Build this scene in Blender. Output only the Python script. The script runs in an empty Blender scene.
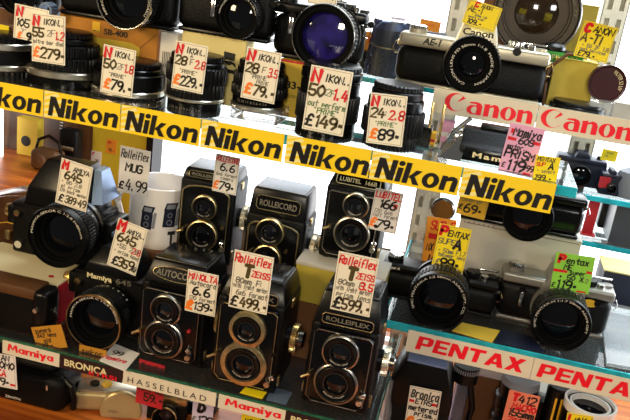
import bpy, bmesh, math, random
from mathutils import Vector, Matrix
R = math.radians
rng = random.Random(7)
C = bpy.context.scene.collection
SC = bpy.context.scene

# ------------------------------------------------------------------ camera
F = 772.67                                   # focal length in pixels of the 630 px frame
YAW, PITCH, ROLL = -.186692, -.315794, .139538
EYE = Vector((.1683, -.72, .4693))
FW = Vector((math.sin(YAW)*math.cos(PITCH), math.cos(YAW)*math.cos(PITCH), math.sin(PITCH)))
RT = FW.cross(Vector((0, 0, 1))).normalized()
UP = RT.cross(FW)
RX = math.cos(ROLL)*RT + math.sin(ROLL)*UP
UX = -math.sin(ROLL)*RT + math.cos(ROLL)*UP
cam = bpy.data.cameras.new('camera')
cam.sensor_width = 36
cam.lens = 36*F/630
cam.clip_start = .02
co = bpy.data.objects.new('camera', cam)
C.objects.link(co)
M3 = Matrix((RX, UX, -FW)).transposed()
co.matrix_world = Matrix.Translation(EYE) @ M3.to_4x4()
SC.camera = co

def at(x, y, Y):
    """point of the shop-window display at depth Y that the photo shows at x, y"""
    d = RX*((x-315)/F) + UX*(-(y-210)/F) + FW
    return EYE + d*((Y-EYE.y)/d.y)
def atz(x, y, Z):
    d = RX*((x-315)/F) + UX*(-(y-210)/F) + FW
    return EYE + d*((Z-EYE.z)/d.z)

# ------------------------------------------------------------------ materials
MATS = {}
def mat(name, col, rough=.5, metal=0., bump=0., scale=400., spec=.5, coat=0., var=0., vscale=30., trans=0., ior=1.45, emit=None, es=0.):
    m = bpy.data.materials.new(name)
    m.use_nodes = True
    nt = m.node_tree
    b = nt.nodes['Principled BSDF']
    b.inputs['Base Color'].default_value = (*col, 1)
    b.inputs['Roughness'].default_value = rough
    b.inputs['Metallic'].default_value = metal
    b.inputs['Specular IOR Level'].default_value = spec
    b.inputs['Coat Weight'].default_value = coat
    b.inputs['Coat Roughness'].default_value = .05
    b.inputs['Transmission Weight'].default_value = trans
    b.inputs['IOR'].default_value = ior
    tc = nt.nodes.new('ShaderNodeTexCoord')
    if bump:
        n = nt.nodes.new('ShaderNodeTexNoise'); n.inputs['Scale'].default_value = scale
        n.inputs['Detail'].default_value = 3
        nt.links.new(tc.outputs['Object'], n.inputs['Vector'])
        bp = nt.nodes.new('ShaderNodeBump'); bp.inputs['Strength'].default_value = bump
        bp.inputs['Distance'].default_value = .001
        nt.links.new(n.outputs['Fac'], bp.inputs['Height'])
        nt.links.new(bp.outputs['Normal'], b.inputs['Normal'])
    if var:
        n = nt.nodes.new('ShaderNodeTexNoise'); n.inputs['Scale'].default_value = vscale
        n.inputs['Detail'].default_value = 4
        nt.links.new(tc.outputs['Object'], n.inputs['Vector'])
        r = nt.nodes.new('ShaderNodeValToRGB')
        r.color_ramp.elements[0].position = .3; r.color_ramp.elements[1].position = .7
        r.color_ramp.elements[0].color = (*[c*(1-var) for c in col], 1)
        r.color_ramp.elements[1].color = (*[min(1, c*(1+var)) for c in col], 1)
        nt.links.new(n.outputs['Fac'], r.inputs['Fac'])
        nt.links.new(r.outputs['Color'], b.inputs['Base Color'])
    if emit:
        b.inputs['Emission Color'].default_value = (*emit, 1)
        b.inputs['Emission Strength'].default_value = es
    MATS[name] = m
    return m
def hexc(h):
    c = [int(h[i:i+2], 16)/255 for i in (0, 2, 4)]
    return tuple(((x+.055)/1.055)**2.4 if x > .04045 else x/12.92 for x in c)

LEATHER = mat('black leatherette', (.0034, .0033, .0034), .42, bump=.5, scale=900, var=.3, spec=.2)
BLACK = mat('black enamel', (.0028, .0028, .003), .2, bump=.05, scale=300, spec=.35)
SATIN = mat('black satin metal', (.0036, .0036, .0038), .3, bump=.06, scale=500, spec=.3)
MATT = mat('black matt baffle', (.002, .002, .002), .75, var=.2, spec=.1)
RUBBER = mat('black ribbed rubber', (.004, .004, .0042), .4, var=.2, spec=.3)
CHROME = mat('chrome', (.72, .70, .66), .16, 1, bump=.03)
SILVER = mat('satin silver metal', (.80, .74, .60), .3, 1, bump=.04, scale=800)
SATCHROME = mat('satin chrome camera cover', (.50, .46, .35), .38, .6, bump=.05, scale=1500, var=.05)
BRASS = mat('worn brass', (.55, .40, .17), .3, 1, bump=.08, var=.25, vscale=80)
BEZEL = mat('dulled nickel bezel', (.66, .54, .28), .36, 1, bump=.06, var=.3, vscale=120)
NICKEL = mat('polished nickel bezel', (.46, .44, .40), .28, 1, bump=.05, var=.25, vscale=120)
TOPGREY = mat('grey satin camera cover', (.26, .25, .22), .36, .6, bump=.05, scale=1200, var=.06)
FINDTOP = mat('textured plate in bluish light', hexc('6c7ea8'), .5, bump=.3, scale=800, var=.12)  # finder top lightened, bluish light put into its colour
HAZE = mat('hazed lens baffle', hexc('33261a'), .5, var=.2)  # brown haze over the large lens, put into its baffle colour
GLASSH = mat('hazed lens glass', hexc('2a1f14'), .08, coat=.4, var=.5, vscale=60)  # same haze put into the glass colour
GREYMET = mat('grey metal hood plate', (.24, .26, .29), .4, .4, bump=.2, scale=900, var=.1)
GREYLEA = mat('backlit grey leatherette', (.035, .038, .044), .5, bump=.6, scale=700, var=.5, vscale=150)  # side leather lightened, the backlight put into its colour
DARKRIM = mat('dark polished rim', (.16, .15, .13), .25, 1, bump=.04)
GLASSB = mat('coated lens glass', (.002, .0025, .004), .03, spec=.5, coat=.2, var=.3)
GLASSP = mat('purple coated lens glass', (.014, .009, .10), .05, spec=.8, coat=1, var=.9, vscale=55)
GLASSV = mat('blue coated lens glass', (.004, .005, .008), .05, spec=.6, coat=.3, var=.4, vscale=60)
CARD = mat('cream price card', hexc('efe6cf'), .6, bump=.02, var=.03)
CARDW = mat('white price card', hexc('ece8e2'), .55, bump=.02, var=.03)
CARDG = mat('shaded white price card', hexc('dcd7d3'), .55, bump=.02, var=.03)  # white card greyed, lack of warm light put into the colour
YEL = mat('yellow price card', hexc('f6dc14'), .6, bump=.02, var=.05)
GOLDY = mat('deep yellow card', hexc('e8b526'), .6, bump=.02, var=.08)
PINK = mat('lilac pink price card', hexc('e3a6c8'), .6, var=.04)
GREEN = mat('lime green price card', hexc('8fd445'), .6, var=.05)
ORANGE = mat('orange price card', hexc('f29a2a'), .6, var=.06)
SALMON = mat('salmon price card', hexc('ea8466'), .6, var=.06)
REDC = mat('red price card', hexc('b3202a'), .6, var=.1)
LILAC = mat('pale lilac price card', hexc('cfc6de'), .6, var=.05)
IK = mat('black marker ink', (.012, .010, .008), .6, var=.2)
OL = mat('thinned dark marker ink', hexc('4a3d18'), .6, var=.35, vscale=200)
RD = mat('red marker ink', hexc('d8121f'), .55, var=.1)
OR = mat('orange marker ink', hexc('ef7a1e'), .55, var=.1)
GY = mat('fine pen ink', hexc('6d675a'), .6, var=.2)
GN = mat('green fine pen ink', hexc('5d7a4c'), .6, var=.2)
LINE = mat('printed border ink', hexc('8d8574'), .6, var=.1)
WHITEINK = mat('white engraving', hexc('ded8c8'), .5, var=.1)
CREAMINK = mat('cream engraving', hexc('e8d9a6'), .5, var=.1)
DIMINK = mat('worn engraving', hexc('6c6658'), .5, var=.2)
REDINK = mat('red sign lettering', hexc('f01228'), .45, var=.04)
BLACKINK = mat('black sign lettering', (.010, .008, .008), .4, var=.1)
MAROON = mat('dark maroon sign card', hexc('2a1316'), .5, var=.1)
SIGNC = mat('cream sign card', hexc('dfd6bd'), .5, bump=.02, var=.03)
SIGNY = mat('yellow sign card', hexc('fbd51c'), .45, bump=.02, var=.03)
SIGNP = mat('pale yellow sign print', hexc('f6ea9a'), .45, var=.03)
BOXGOLD = mat('amber carton card', hexc('b5761c'), .6, bump=.05, var=.08, vscale=25)
BOXYEL = mat('mustard carton print', hexc('d9b63a'), .6, bump=.04, var=.08)
BOXCREAM = mat('cream carton card', hexc('dccb86'), .6, bump=.05, var=.06, vscale=15)
BOXWHITE = mat('off white carton card', hexc('ddd8cb'), .6, bump=.05, var=.05, vscale=12)
BOXIVORY = mat('ivory carton card', hexc('e2d7ae'), .6, bump=.05, var=.05, vscale=12)
BOXGREY = mat('grey white carton card', hexc('b9b4a8'), .65, bump=.06, var=.06, vscale=10)
BOXOLIVE = mat('olive yellow carton card', hexc('b3a03a'), .6, bump=.06, var=.1, vscale=20)
BOXRED = mat('red carton card', hexc('c01a2a'), .5, bump=.04, var=.1)
BOXBROWN = mat('brown carton card', hexc('6b4526'), .6, bump=.06, var=.15, vscale=10)
CHAMP = mat('champagne silver plastic', hexc('bda97a'), .38, .5, bump=.02, var=.06)
CERAMIC = mat('white glazed ceramic', hexc('e6e2e0'), .12, coat=.4, var=.02)
NAVY = mat('dark navy plastic', hexc('10172c'), .4, bump=.1, scale=200, var=.3)
DGREY = mat('dark grey glossy card', hexc('44474f'), .3, bump=.05, var=.15)
GREYP = mat('mid grey plastic', hexc('7d8089'), .45, bump=.05, var=.1)
BLUEP = mat('pale blue metal and sheen', hexc('7f93b0'), .3, .6, bump=.05, var=.1)  # also carries the painted highlight on the reflex finder's slope
PURPLEP = mat('wine brown plastic cap', hexc('3a1719'), .3, coat=.3, var=.2)
FILMGREEN = mat('green film tin print', hexc('2c9a3c'), .5, var=.2)
REDP = mat('red plastic', hexc('c2202a'), .45, var=.15)
TAN = mat('brown leather strap', hexc('5b3a1c'), .55, bump=.3, var=.25)
UPRIGHT = mat('grey painted slotted steel', hexc('cfcbb8'), .45, .1, bump=.04, var=.08)

def wood(name, c1, c2, scale):
    m = bpy.data.materials.new(name); m.use_nodes = True
    nt = m.node_tree; b = nt.nodes['Principled BSDF']
    tc = nt.nodes.new('ShaderNodeTexCoord'); mp = nt.nodes.new('ShaderNodeMapping')
    mp.inputs['Scale'].default_value = scale
    n = nt.nodes.new('ShaderNodeTexNoise'); n.inputs['Scale'].default_value = 6; n.inputs['Detail'].default_value = 8
    n.inputs['Distortion'].default_value = 1.2
    r = nt.nodes.new('ShaderNodeValToRGB')
    r.color_ramp.elements[0].position = .35; r.color_ramp.elements[1].position = .68
    r.color_ramp.elements[0].color = (*hexc(c1), 1); r.color_ramp.elements[1].color = (*hexc(c2), 1)
    nt.links.new(tc.outputs['Object'], mp.inputs['Vector']); nt.links.new(mp.outputs['Vector'], n.inputs['Vector'])
    nt.links.new(n.outputs['Fac'], r.inputs['Fac']); nt.links.new(r.outputs['Color'], b.inputs['Base Color'])
    b.inputs['Roughness'].default_value = .35
    return m
WOODO = wood('orange varnished wood', '8a3d12', 'd0742a', (1, 9, 9))
WOODB = wood('brown veneer', '4a2f1a', '7a5430', (9, 9, 1))
YWALL = mat('yellow painted wall', hexc('d8c02a'), .7, bump=.05, scale=60, var=.06)
DWALL = mat('grey brown painted wall', hexc('57503f'), .8, bump=.05, scale=60, var=.08)
WWALL = mat('white painted wall', hexc('e9edf2'), .7, bump=.03, scale=60, var=.03)

def glass(name, tint, alpha, rough=.02, gl=.08):
    m = bpy.data.materials.new(name); m.use_nodes = True
    nt = m.node_tree; nt.nodes.clear()
    o = nt.nodes.new('ShaderNodeOutputMaterial'); tr = nt.nodes.new('ShaderNodeBsdfTransparent')
    tr.inputs['Color'].default_value = (*tint, 1)
    g = nt.nodes.new('ShaderNodeBsdfGlossy'); g.inputs['Roughness'].default_value = rough
    fr = nt.nodes.new('ShaderNodeFresnel'); fr.inputs['IOR'].default_value = 1.5
    mx = nt.nodes.new('ShaderNodeMixShader')
    nt.links.new(fr.outputs['Fac'], mx.inputs['Fac']); nt.links.new(tr.outputs[0], mx.inputs[1]); nt.links.new(g.outputs[0], mx.inputs[2])
    d = nt.nodes.new('ShaderNodeBsdfDiffuse'); d.inputs['Color'].default_value = (*tint, 1)
    m2 = nt.nodes.new('ShaderNodeMixShader'); m2.inputs['Fac'].default_value = alpha
    nt.links.new(mx.outputs[0], m2.inputs[1]); nt.links.new(d.outputs[0], m2.inputs[2])
    nt.links.new(m2.outputs[0], o.inputs['Surface'])
    return m
SHELFG = glass('clear shelf glass', (.93, .98, .97), .02)
EDGEC = mat('cyan polished glass edge', hexc('2fc0d0'), .12, trans=.35, coat=.3, var=.25, vscale=60)
EDGEG = mat('green polished glass edge', hexc('2a6b4e'), .15, trans=.35, coat=.3, var=.3, vscale=60)
FILM = glass('clear crinkled plastic', (.93, .95, .97), .16, .08)
FILMB = glass('clear blue tinted plastic', (.66, .74, .92), .05, .12)
ORSHADE = mat('shaded orange price card', hexc('c08526'), .6, var=.1)  # orange card darkened, shadow put into the colour
BAGB = mat('glossy dark brown leather', hexc('4a2c12'), .25, bump=.3, scale=90, coat=.4, var=.45, vscale=30)
LBROWN = mat('hazed brown lens rim', hexc('2e2014'), .35, coat=.2, var=.2)  # haze over the large lens, put into its rim colour

# ------------------------------------------------------------------ mesh builder
class MB:
    def __init__(s):
        s.v = []; s.f = []
    def add(s, vs, fs, T=None):
        k = len(s.v)
        for v in vs:
            v = Vector(v)
            s.v.append(tuple(T @ v) if T else tuple(v))
        s.f += [tuple(i+k for i in f) for f in fs]
        return s
    def box(s, x0, x1, y0, y1, z0, z1, bev=0., seg=2, T=None):
        bm = bmesh.new()
        bmesh.ops.create_cube(bm, size=1)
        for v in bm.verts:
            v.co = Vector(((x0+x1)/2+v.co.x*(x1-x0), (y0+y1)/2+v.co.y*(y1-y0), (z0+z1)/2+v.co.z*(z1-z0)))
        if bev:
            bmesh.ops.bevel(bm, geom=bm.edges[:], offset=min(bev, .48*min(x1-x0, y1-y0, z1-z0)), segments=seg, profile=.5, affect='EDGES')
        return s.bm(bm, T)
    def bm(s, bm, T=None):
        bm.verts.ensure_lookup_table(); bm.verts.index_update()
        s.add([v.co[:] for v in bm.verts], [[v.index for v in f.verts] for f in bm.faces], T)
        bm.free()
        return s
    def prism(s, poly, y0, y1, bev=0., T=None, seg=2):
        """poly in x,z, extruded from y0 to y1"""
        bm = bmesh.new()
        a = [bm.verts.new((x, y0, z)) for x, z in poly]
        b = [bm.verts.new((x, y1, z)) for x, z in poly]
        n = len(poly)
        bm.faces.new(a); bm.faces.new(b[::-1])
        for i in range(n):
            bm.faces.new((a[i], b[i], b[(i+1) % n], a[(i+1) % n]))
        bmesh.ops.recalc_face_normals(bm, faces=bm.faces[:])
        if bev:
            bmesh.ops.bevel(bm, geom=bm.edges[:], offset=bev, segments=seg, profile=.5, affect='EDGES')
        return s.bm(bm, T)
    def sideprism(s, poly, x0, x1, bev=0., T=None, seg=2):
        """poly in y,z, extruded along x"""
        q = Matrix(((0, 1, 0, 0), (1, 0, 0, 0), (0, 0, 1, 0), (0, 0, 0, 1)))
        return s.prism(poly, x0, x1, bev, (T @ q) if T else q, seg)
    def lathe(s, prof, T=None, seg=40, gear=0, gd=.03):
        """prof: (r, z) along +z; gear = number of ridges with depth gd"""
        vs = []; fs = []
        if gear:
            seg = gear*4
        for r, z in prof:
            for i in range(seg):
                a = 2*math.pi*i/seg
                rr = r*(1-gd) if gear and (i % 4) >= 2 else r
                vs.append((rr*math.cos(a), rr*math.sin(a), z))
        for j in range(len(prof)-1):
            for i in range(seg):
                i2 = (i+1) % seg
                fs.append((j*seg+i, j*seg+i2, (j+1)*seg+i2, (j+1)*seg+i))
        if prof[0][0] > 1e-6:
            pass
        return s.add(vs, fs, T)
    def cyl(s, p0, p1, r0, r1=None, seg=20):
        p0 = Vector(p0); p1 = Vector(p1); r1 = r0 if r1 is None else r1
        d = p1-p0
        T = Matrix.Translation(p0) @ d.to_track_quat('Z', 'Y').to_matrix().to_4x4()
        L = d.length
        return s.lathe([(1e-5, 0), (r0, 0), (r1, L), (1e-5, L)], T, seg)
    def tube(s, pts, r, seg=8, close=False):
        pts = [Vector(p) for p in pts]
        n = len(pts); vs = []; fs = []
        up = Vector((.3, .2, 1))
        for i, p in enumerate(pts):
            a = pts[i-1] if (i or close) else pts[0]
            b = pts[(i+1) % n] if (i < n-1 or close) else pts[-1]
            t = (b-a).normalized()
            u = t.cross(up)
            if u.length < 1e-4: u = t.cross(Vector((1, 0, 0)))
            u.normalize(); w = t.cross(u)
            for k in range(seg):
                an = 2*math.pi*k/seg
                vs.append(p+u*r*math.cos(an)+w*r*math.sin(an))
        m = n if close else n-1
        for i in range(m):
            for k in range(seg):
                k2 = (k+1) % seg; j = (i+1) % n
                fs.append((i*seg+k, i*seg+k2, j*seg+k2, j*seg+k))
        if not close:
            fs.append(tuple(range(seg))[::-1]); fs.append(tuple((n-1)*seg+k for k in range(seg)))
        return s.add(vs, fs)
    def build(s, name, m, parent=None, smooth=True, label=None):
        me = bpy.data.meshes.new(name)
        me.from_pydata(s.v, [], s.f)
        me.update()
        bm = bmesh.new(); bm.from_mesh(me)
        bmesh.ops.recalc_face_normals(bm, faces=bm.faces[:])
        bm.to_mesh(me); bm.free()
        if smooth:
            for p in me.polygons: p.use_smooth = True
            me.set_sharp_from_angle(angle=R(35))
        me.materials.append(m)
        o = bpy.data.objects.new(name, me)
        C.objects.link(o)
        if parent: o.parent = parent
        if label: o['label'] = label
        return o

def tag(o, label, cat, group=None, kind=None):
    o['label'] = label; o['category'] = cat
    if group: o['group'] = group
    if kind: o['kind'] = kind
    return o
def thing(name, label, cat, loc=(0, 0, 0), rz=0, group=None, rx=0, ry=0):
    o = bpy.data.objects.new(name, None)
    o.empty_display_size = .02
    C.objects.link(o)
    o.location = loc; o.rotation_euler = (rx, ry, rz)
    return tag(o, label, cat, group)
def struct(o):
    o['kind'] = 'structure'
    return o

# axis helpers: FRONT sends +z of a lathe to -y at (x, y, z)
def front(x, y, z, rx=0):
    return Matrix.Translation((x, y, z)) @ Matrix.Rotation(R(90)+rx, 4, 'X')
def side(x, y, z):
    return Matrix.Translation((x, y, z)) @ Matrix.Rotation(R(90), 4, 'Y')
def upm(x, y, z):
    return Matrix.Translation((x, y, z))

# ------------------------------------------------------------------ lettering
_tc = {}
def glyphs(txt, bold=0., shear=0., space=1.):
    """outline text as vertices/faces in x,y; cap height 1, starts at x=0"""
    key = (txt, bold, shear, space)
    if key in _tc: return _tc[key]
    cu = bpy.data.curves.new('t', 'FONT')
    cu.body = txt; cu.size = 1; cu.offset = bold; cu.shear = 0; cu.space_character = space
    cu.resolution_u = 4
    o = bpy.data.objects.new('t', cu); C.objects.link(o)
    dg = bpy.context.evaluated_depsgraph_get(); dg.update()
    me = bpy.data.meshes.new_from_object(o.evaluated_get(dg))
    vs = [v.co[:] for v in me.vertices]; fs = [tuple(p.vertices) for p in me.polygons]
    bpy.data.objects.remove(o); bpy.data.curves.remove(cu); bpy.data.meshes.remove(me)
    k = 1/.70
    x0 = min(v[0] for v in vs)
    vs = [((v[0]-x0)*k+shear*v[1]*k, v[1]*k) for v in vs]
    _tc[key] = (vs, fs)
    return vs, fs
def text_mb(mb, txt, T, height, width=None, bold=0., shear=0., space=1., center=False):
    """T maps (x, y in the text plane, 0); height = cap height"""
    vs, fs = glyphs(txt, bold, shear, space)
    w = max(v[0] for v in vs); sx = width/w if width else height
    off = -w*sx/2 if center else 0
    mb.add([(v[0]*sx+off, v[1]*height, 0) for v in vs], fs, T)
    return mb
def facing(x, y, z):
    """text plane facing -y with its origin at x, y, z"""
    return Matrix(((1, 0, 0, x), (0, 0, -1, y), (0, 1, 0, z), (0, 0, 0, 1)))
def ring_text(mb, txt, x, y, z, r, h, a0, bold=.0, spread=None):
    """text bent around a circle facing -y; a0 = degrees of its middle, 90 = top"""
    vs, fs = glyphs(txt, bold)
    w = max(v[0] for v in vs)*h
    s = 1 if spread is None else R(spread)*r/w
    out = []
    for vx, vy in vs:
        a = R(a0) + (w*s/2 - vx*h*s)/r
        rr = r+vy*h
        out.append((x+rr*math.cos(a), y, z+rr*math.sin(a)))
    mb.add(out, fs)
    return mb

HW = {'A': "00 26 40|12 32", 'B': "00 06 26 35 34 23 03|23 32 31 20 00", 'C': "45 36 16 05 01 10 30 41", 'D': "00 06 26 44 42 20 00",
 'E': "46 06 00 40|03 33", 'F': "46 06 00|03 33", 'G': "45 36 16 05 01 10 30 41 43 23", 'H': "00 06|40 46|03 43", 'I': "20 26",
 'J': "46 41 30 10 01", 'K': "00 06|46 03 40", 'L': "06 00 40", 'M': "00 06 23 46 40", 'N': "00 06 40 46",
 'O': "26 15 04 02 11 20 31 42 44 35 26", 'P': "00 06 36 45 44 33 03", 'Q': "26 15 04 02 11 20 31 42 44 35 26|22 40", 'R': "00 06 36 45 44 33 03|23 40",
 'S': "45 36 16 05 04 13 33 42 41 30 10 01", 'T': "06 46|26 20", 'U': "06 01 10 30 41 46", 'V': "06 20 46", 'W': "06 10 24 30 46",
 'X': "06 40|00 46", 'Y': "06 23 46|23 20", 'Z': "06 46 00 40", '0': "26 15 04 02 11 20 31 42 44 35 26", '1': "15 26 20",
 '2': "05 16 36 45 44 00 40", '3': "05 16 36 45 44 33 13|33 42 41 30 10 01", '4': "26 02 42|34 30", '5': "46 06 03 33 42 41 30 10 01",
 '6': "36 15 03 01 10 30 41 42 33 13 02", '7': "06 46 10", '8': "13 04 05 16 36 45 44 33 13 02 01 10 30 41 42 33",
 '9': "44 33 13 04 05 16 36 45 44 42 20", '£': "45 36 26 15 11 00 40|03 33", '.': "20 21", '·': "23 24", '-': "13 33", '=': "13 12|23 22",
 ':': "11 12|14 15", '/': "00 46", '"': "15 16|25 26", '+': "13 33|22 24", ' ': "", ',': "20 11", '#': "00 06 46 40 00|03 43"}
HW.update({'a': "34 14 03 01 10 30 34|33 30", 'b': "06 00 20 31 33 24 04", 'c': "34 14 03 01 10 30", 'd': "36 30 10 01 03 14 34", 'e': "02 32 34 14 03 01 10 30",
 'f': "46 26 15 10|03 33", 'g': "34 14 03 12 32 34 30 10", 'h': "06 00|03 14 24 33 30", 'i': "24 20|26 25", 'j': "24 21 10", 'k': "06 00|34 02 30", 'l': "26 20",
 'm': "04 00|03 14 23 20|23 34 43 40", 'n': "04 00|03 14 24 33 30", 'o': "14 03 01 10 20 31 33 24 14", 'p': "04 00|04 24 33 32 22 02", 'r': "04 00|03 14 34",
 's': "34 14 03 32 30 00", 't': "26 21 30|04 44", 'u': "04 01 10 30 34 30", 'v': "04 10 34", 'w': "04 10 23 30 44", 'x': "04 30|00 34", 'y': "04 12|34 00", 'z': "04 34 00 30"})
def strokes(mb, txt, x, y, h, t, T, wf=.62, gap=.25, slant=.12, jit=.25, cap=True):
    """marker handwriting: every pen stroke a ribbon with round ends, in the text plane"""
    r2 = random.Random(hash_str(txt)+int(x*1e5))
    cx = x
    for ch in txt:
        low = ch.islower()
        hh = h*(1+.12*(r2.random()-.5))
        w = hh*wf
        g = HW.get(ch) or HW.get(ch.upper(), "")
        narrow = ch in 'Ii1l.:·-='
        if low: w *= .92
        dx = cx-(w*.3 if ch in 'I.:·il' else 0)
        for pl in (g.split('|') if g else []):
            pts = []
            for p in pl.split():
                px = int(p[0])/4*w + (r2.random()-.5)*jit*w*.2
                py = int(p[1])/6*hh + (r2.random()-.5)*jit*hh*.12
                pts.append((dx+px+slant*py, y+py))
            ribbon(mb, pts, t, T)
        cx += w*(.62 if narrow else 1) + h*gap*wf
    return cx
def hash_str(s):
    k = 7
    for c in s: k = (k*31+ord(c)) % 100003
    return k
_lift = [0]
def ribbon(mb, pts, t, T):
    """one pen stroke: a mitred strip with half-round ends, each stroke a hair above the last"""
    P = [Vector(q) for q in pts]
    P = [q for k, q in enumerate(P) if k == 0 or (q-P[k-1]).length > 1e-6]
    if len(P) < 2: return
    _lift[0] = (_lift[0]+1) % 14
    z = _lift[0]*1.6e-5
    n = len(P); L = []; Rr = []
    for i in range(n):
        d0 = (P[i]-P[i-1]).normalized() if i else (P[1]-P[0]).normalized()
        d1 = (P[i+1]-P[i]).normalized() if i < n-1 else d0
        if not i: d0 = d1
        m = d0+d1
        m = m.normalized() if m.length > .2 else d0
        nn = Vector((-m.y, m.x))
        k = min(1.5, 1/max(.3, abs(m.dot(d0))))*t/2
        L.append(P[i]+nn*k); Rr.append(P[i]-nn*k)
    vs = [(*q, z) for q in L]+[(*q, z) for q in Rr]
    fs = [(i, n+i, n+i+1, i+1) for i in range(n-1)]
    for q, d, lo, hi in ((P[0], (P[0]-P[1]).normalized(), 0, n), (P[-1], (P[-1]-P[-2]).normalized(), n-1, 2*n-1)):
        k = len(vs)
        s = Vector((-d.y, d.x))
        vs += [(*(q+d*t*.35+s*t*.3), z), (*(q+d*t*.35-s*t*.3), z)]
        fs.append((lo, k, k+1, hi) if lo else (lo, k+1, k, hi))
    mb.add(vs, fs, T)

INKS = {'k': ('black_lettering', IK), 'o': ('olive_lettering', OL), 'r': ('red_lettering', RD), 'a': ('orange_lettering', OR),
        'g': ('fine_lettering', GY), 'n': ('green_lettering', GN)}
def price_tag(label, tl, tr, bl, Y, lines, m=None, border=True, tilt=0., curl=0., group='handwritten price tags', yaw=0.):
    """card on a vertical plane at depth Y; lines = (text, x, y, height, ink, pen) in fractions of the card from its top left"""
    m = m or CARD
    a, b, c = at(*tl, Y), at(*tr, Y), at(*bl, Y)
    w = (b-a).length; h = (c-a).length
    ang = (math.atan2(b.z-a.z, b.x-a.x) + math.atan2(a.x-c.x, -(c.z-a.z))*-1)/2
    cen = (b+c)/2
    root = thing('price_tag', label, 'price tag', cen, 0, group)
    root.rotation_euler = (tilt, -ang, yaw)
    k = .00035
    mb = MB()
    n = 8
    if curl:
        vs = []; fs = []
        for j in range(n+1):
            v = j/n
            yb = -curl*(v-.5)**2*4
            for xx in (-w/2, w/2):
                vs.append((xx, yb, h/2-v*h)); vs.append((xx, yb+2*k, h/2-v*h))
        for j in range(n):
            q = j*4
            fs += [(q, q+2, q+6, q+4), (q+1, q+5, q+7, q+3), (q, q+4, q+5, q+1), (q+2, q+3, q+7, q+6)]
        mb.add(vs, fs)
    else:
        mb.box(-w/2, w/2, 0, 2*k, -h/2, h/2)
    mb.build('card', m, root, smooth=False)
    T = facing(-w/2, -.0004, h/2)
    bk = {}
    for txt, fx, fy, fh, ink, pen in lines:
        mb = bk.setdefault(ink, MB())
        if txt[0] == '\x01':          # solid bar: width in fractions follows
            bw = float(txt[1:])*w
            mb.add([(fx*w, -fy*h, 0), (fx*w+bw, -fy*h-.01*h, 0), (fx*w+bw, -(fy+fh)*h, 0), (fx*w, -(fy+fh)*h, 0)], [(0, 1, 2, 3)], T)
        else:
            hh_ = fh*h; pn = min(pen*1.05*h, fh*h*.22) if len(txt) > 1 else min(pen*1.3*h, fh*h*.4)
            wn = strokes(MB(), txt, 0, 0, hh_, pn, T)-hh_*.15
            av = (.955-fx)*w
            q = min(1., av/wn)
            strokes(mb, txt, fx*w, -(fy+fh)*h, hh_, pn*max(.62, min(1, q*1.15)), T, wf=.62*q)
    if curl:
        for mb in bk.values():
            mb.v = [(x, y-curl*((h/2-z)/h-.5)**2*4, z) for x, y, z in mb.v]
    for ink, mb in bk.items():
        nm, im = INKS[ink]
        mb.build(nm, im, root, smooth=False)
    if border:
        mb = MB(); e = .035*w; t = .0004
        for x0, x1, z0, z1 in ((-w/2+e, w/2-e, h/2-e-t, h/2-e), (-w/2+e, w/2-e, -h/2+e, -h/2+e+t), (-w/2+e, -w/2+e+t, -h/2+e, h/2-e), (w/2-e-t, w/2-e, -h/2+e, h/2-e)):
            mb.add([(x0, -.0002, z0), (x1, -.0002, z0), (x1, -.0002, z1), (x0, -.0002, z1)], [(0, 1, 2, 3)])
        if curl: mb.v = [(x, y-curl*((h/2-z)/h-.5)**2*4-.0002, z) for x, y, z in mb.v]
        mb.build('printed_border', LINE, root, smooth=False)
    return root
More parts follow.
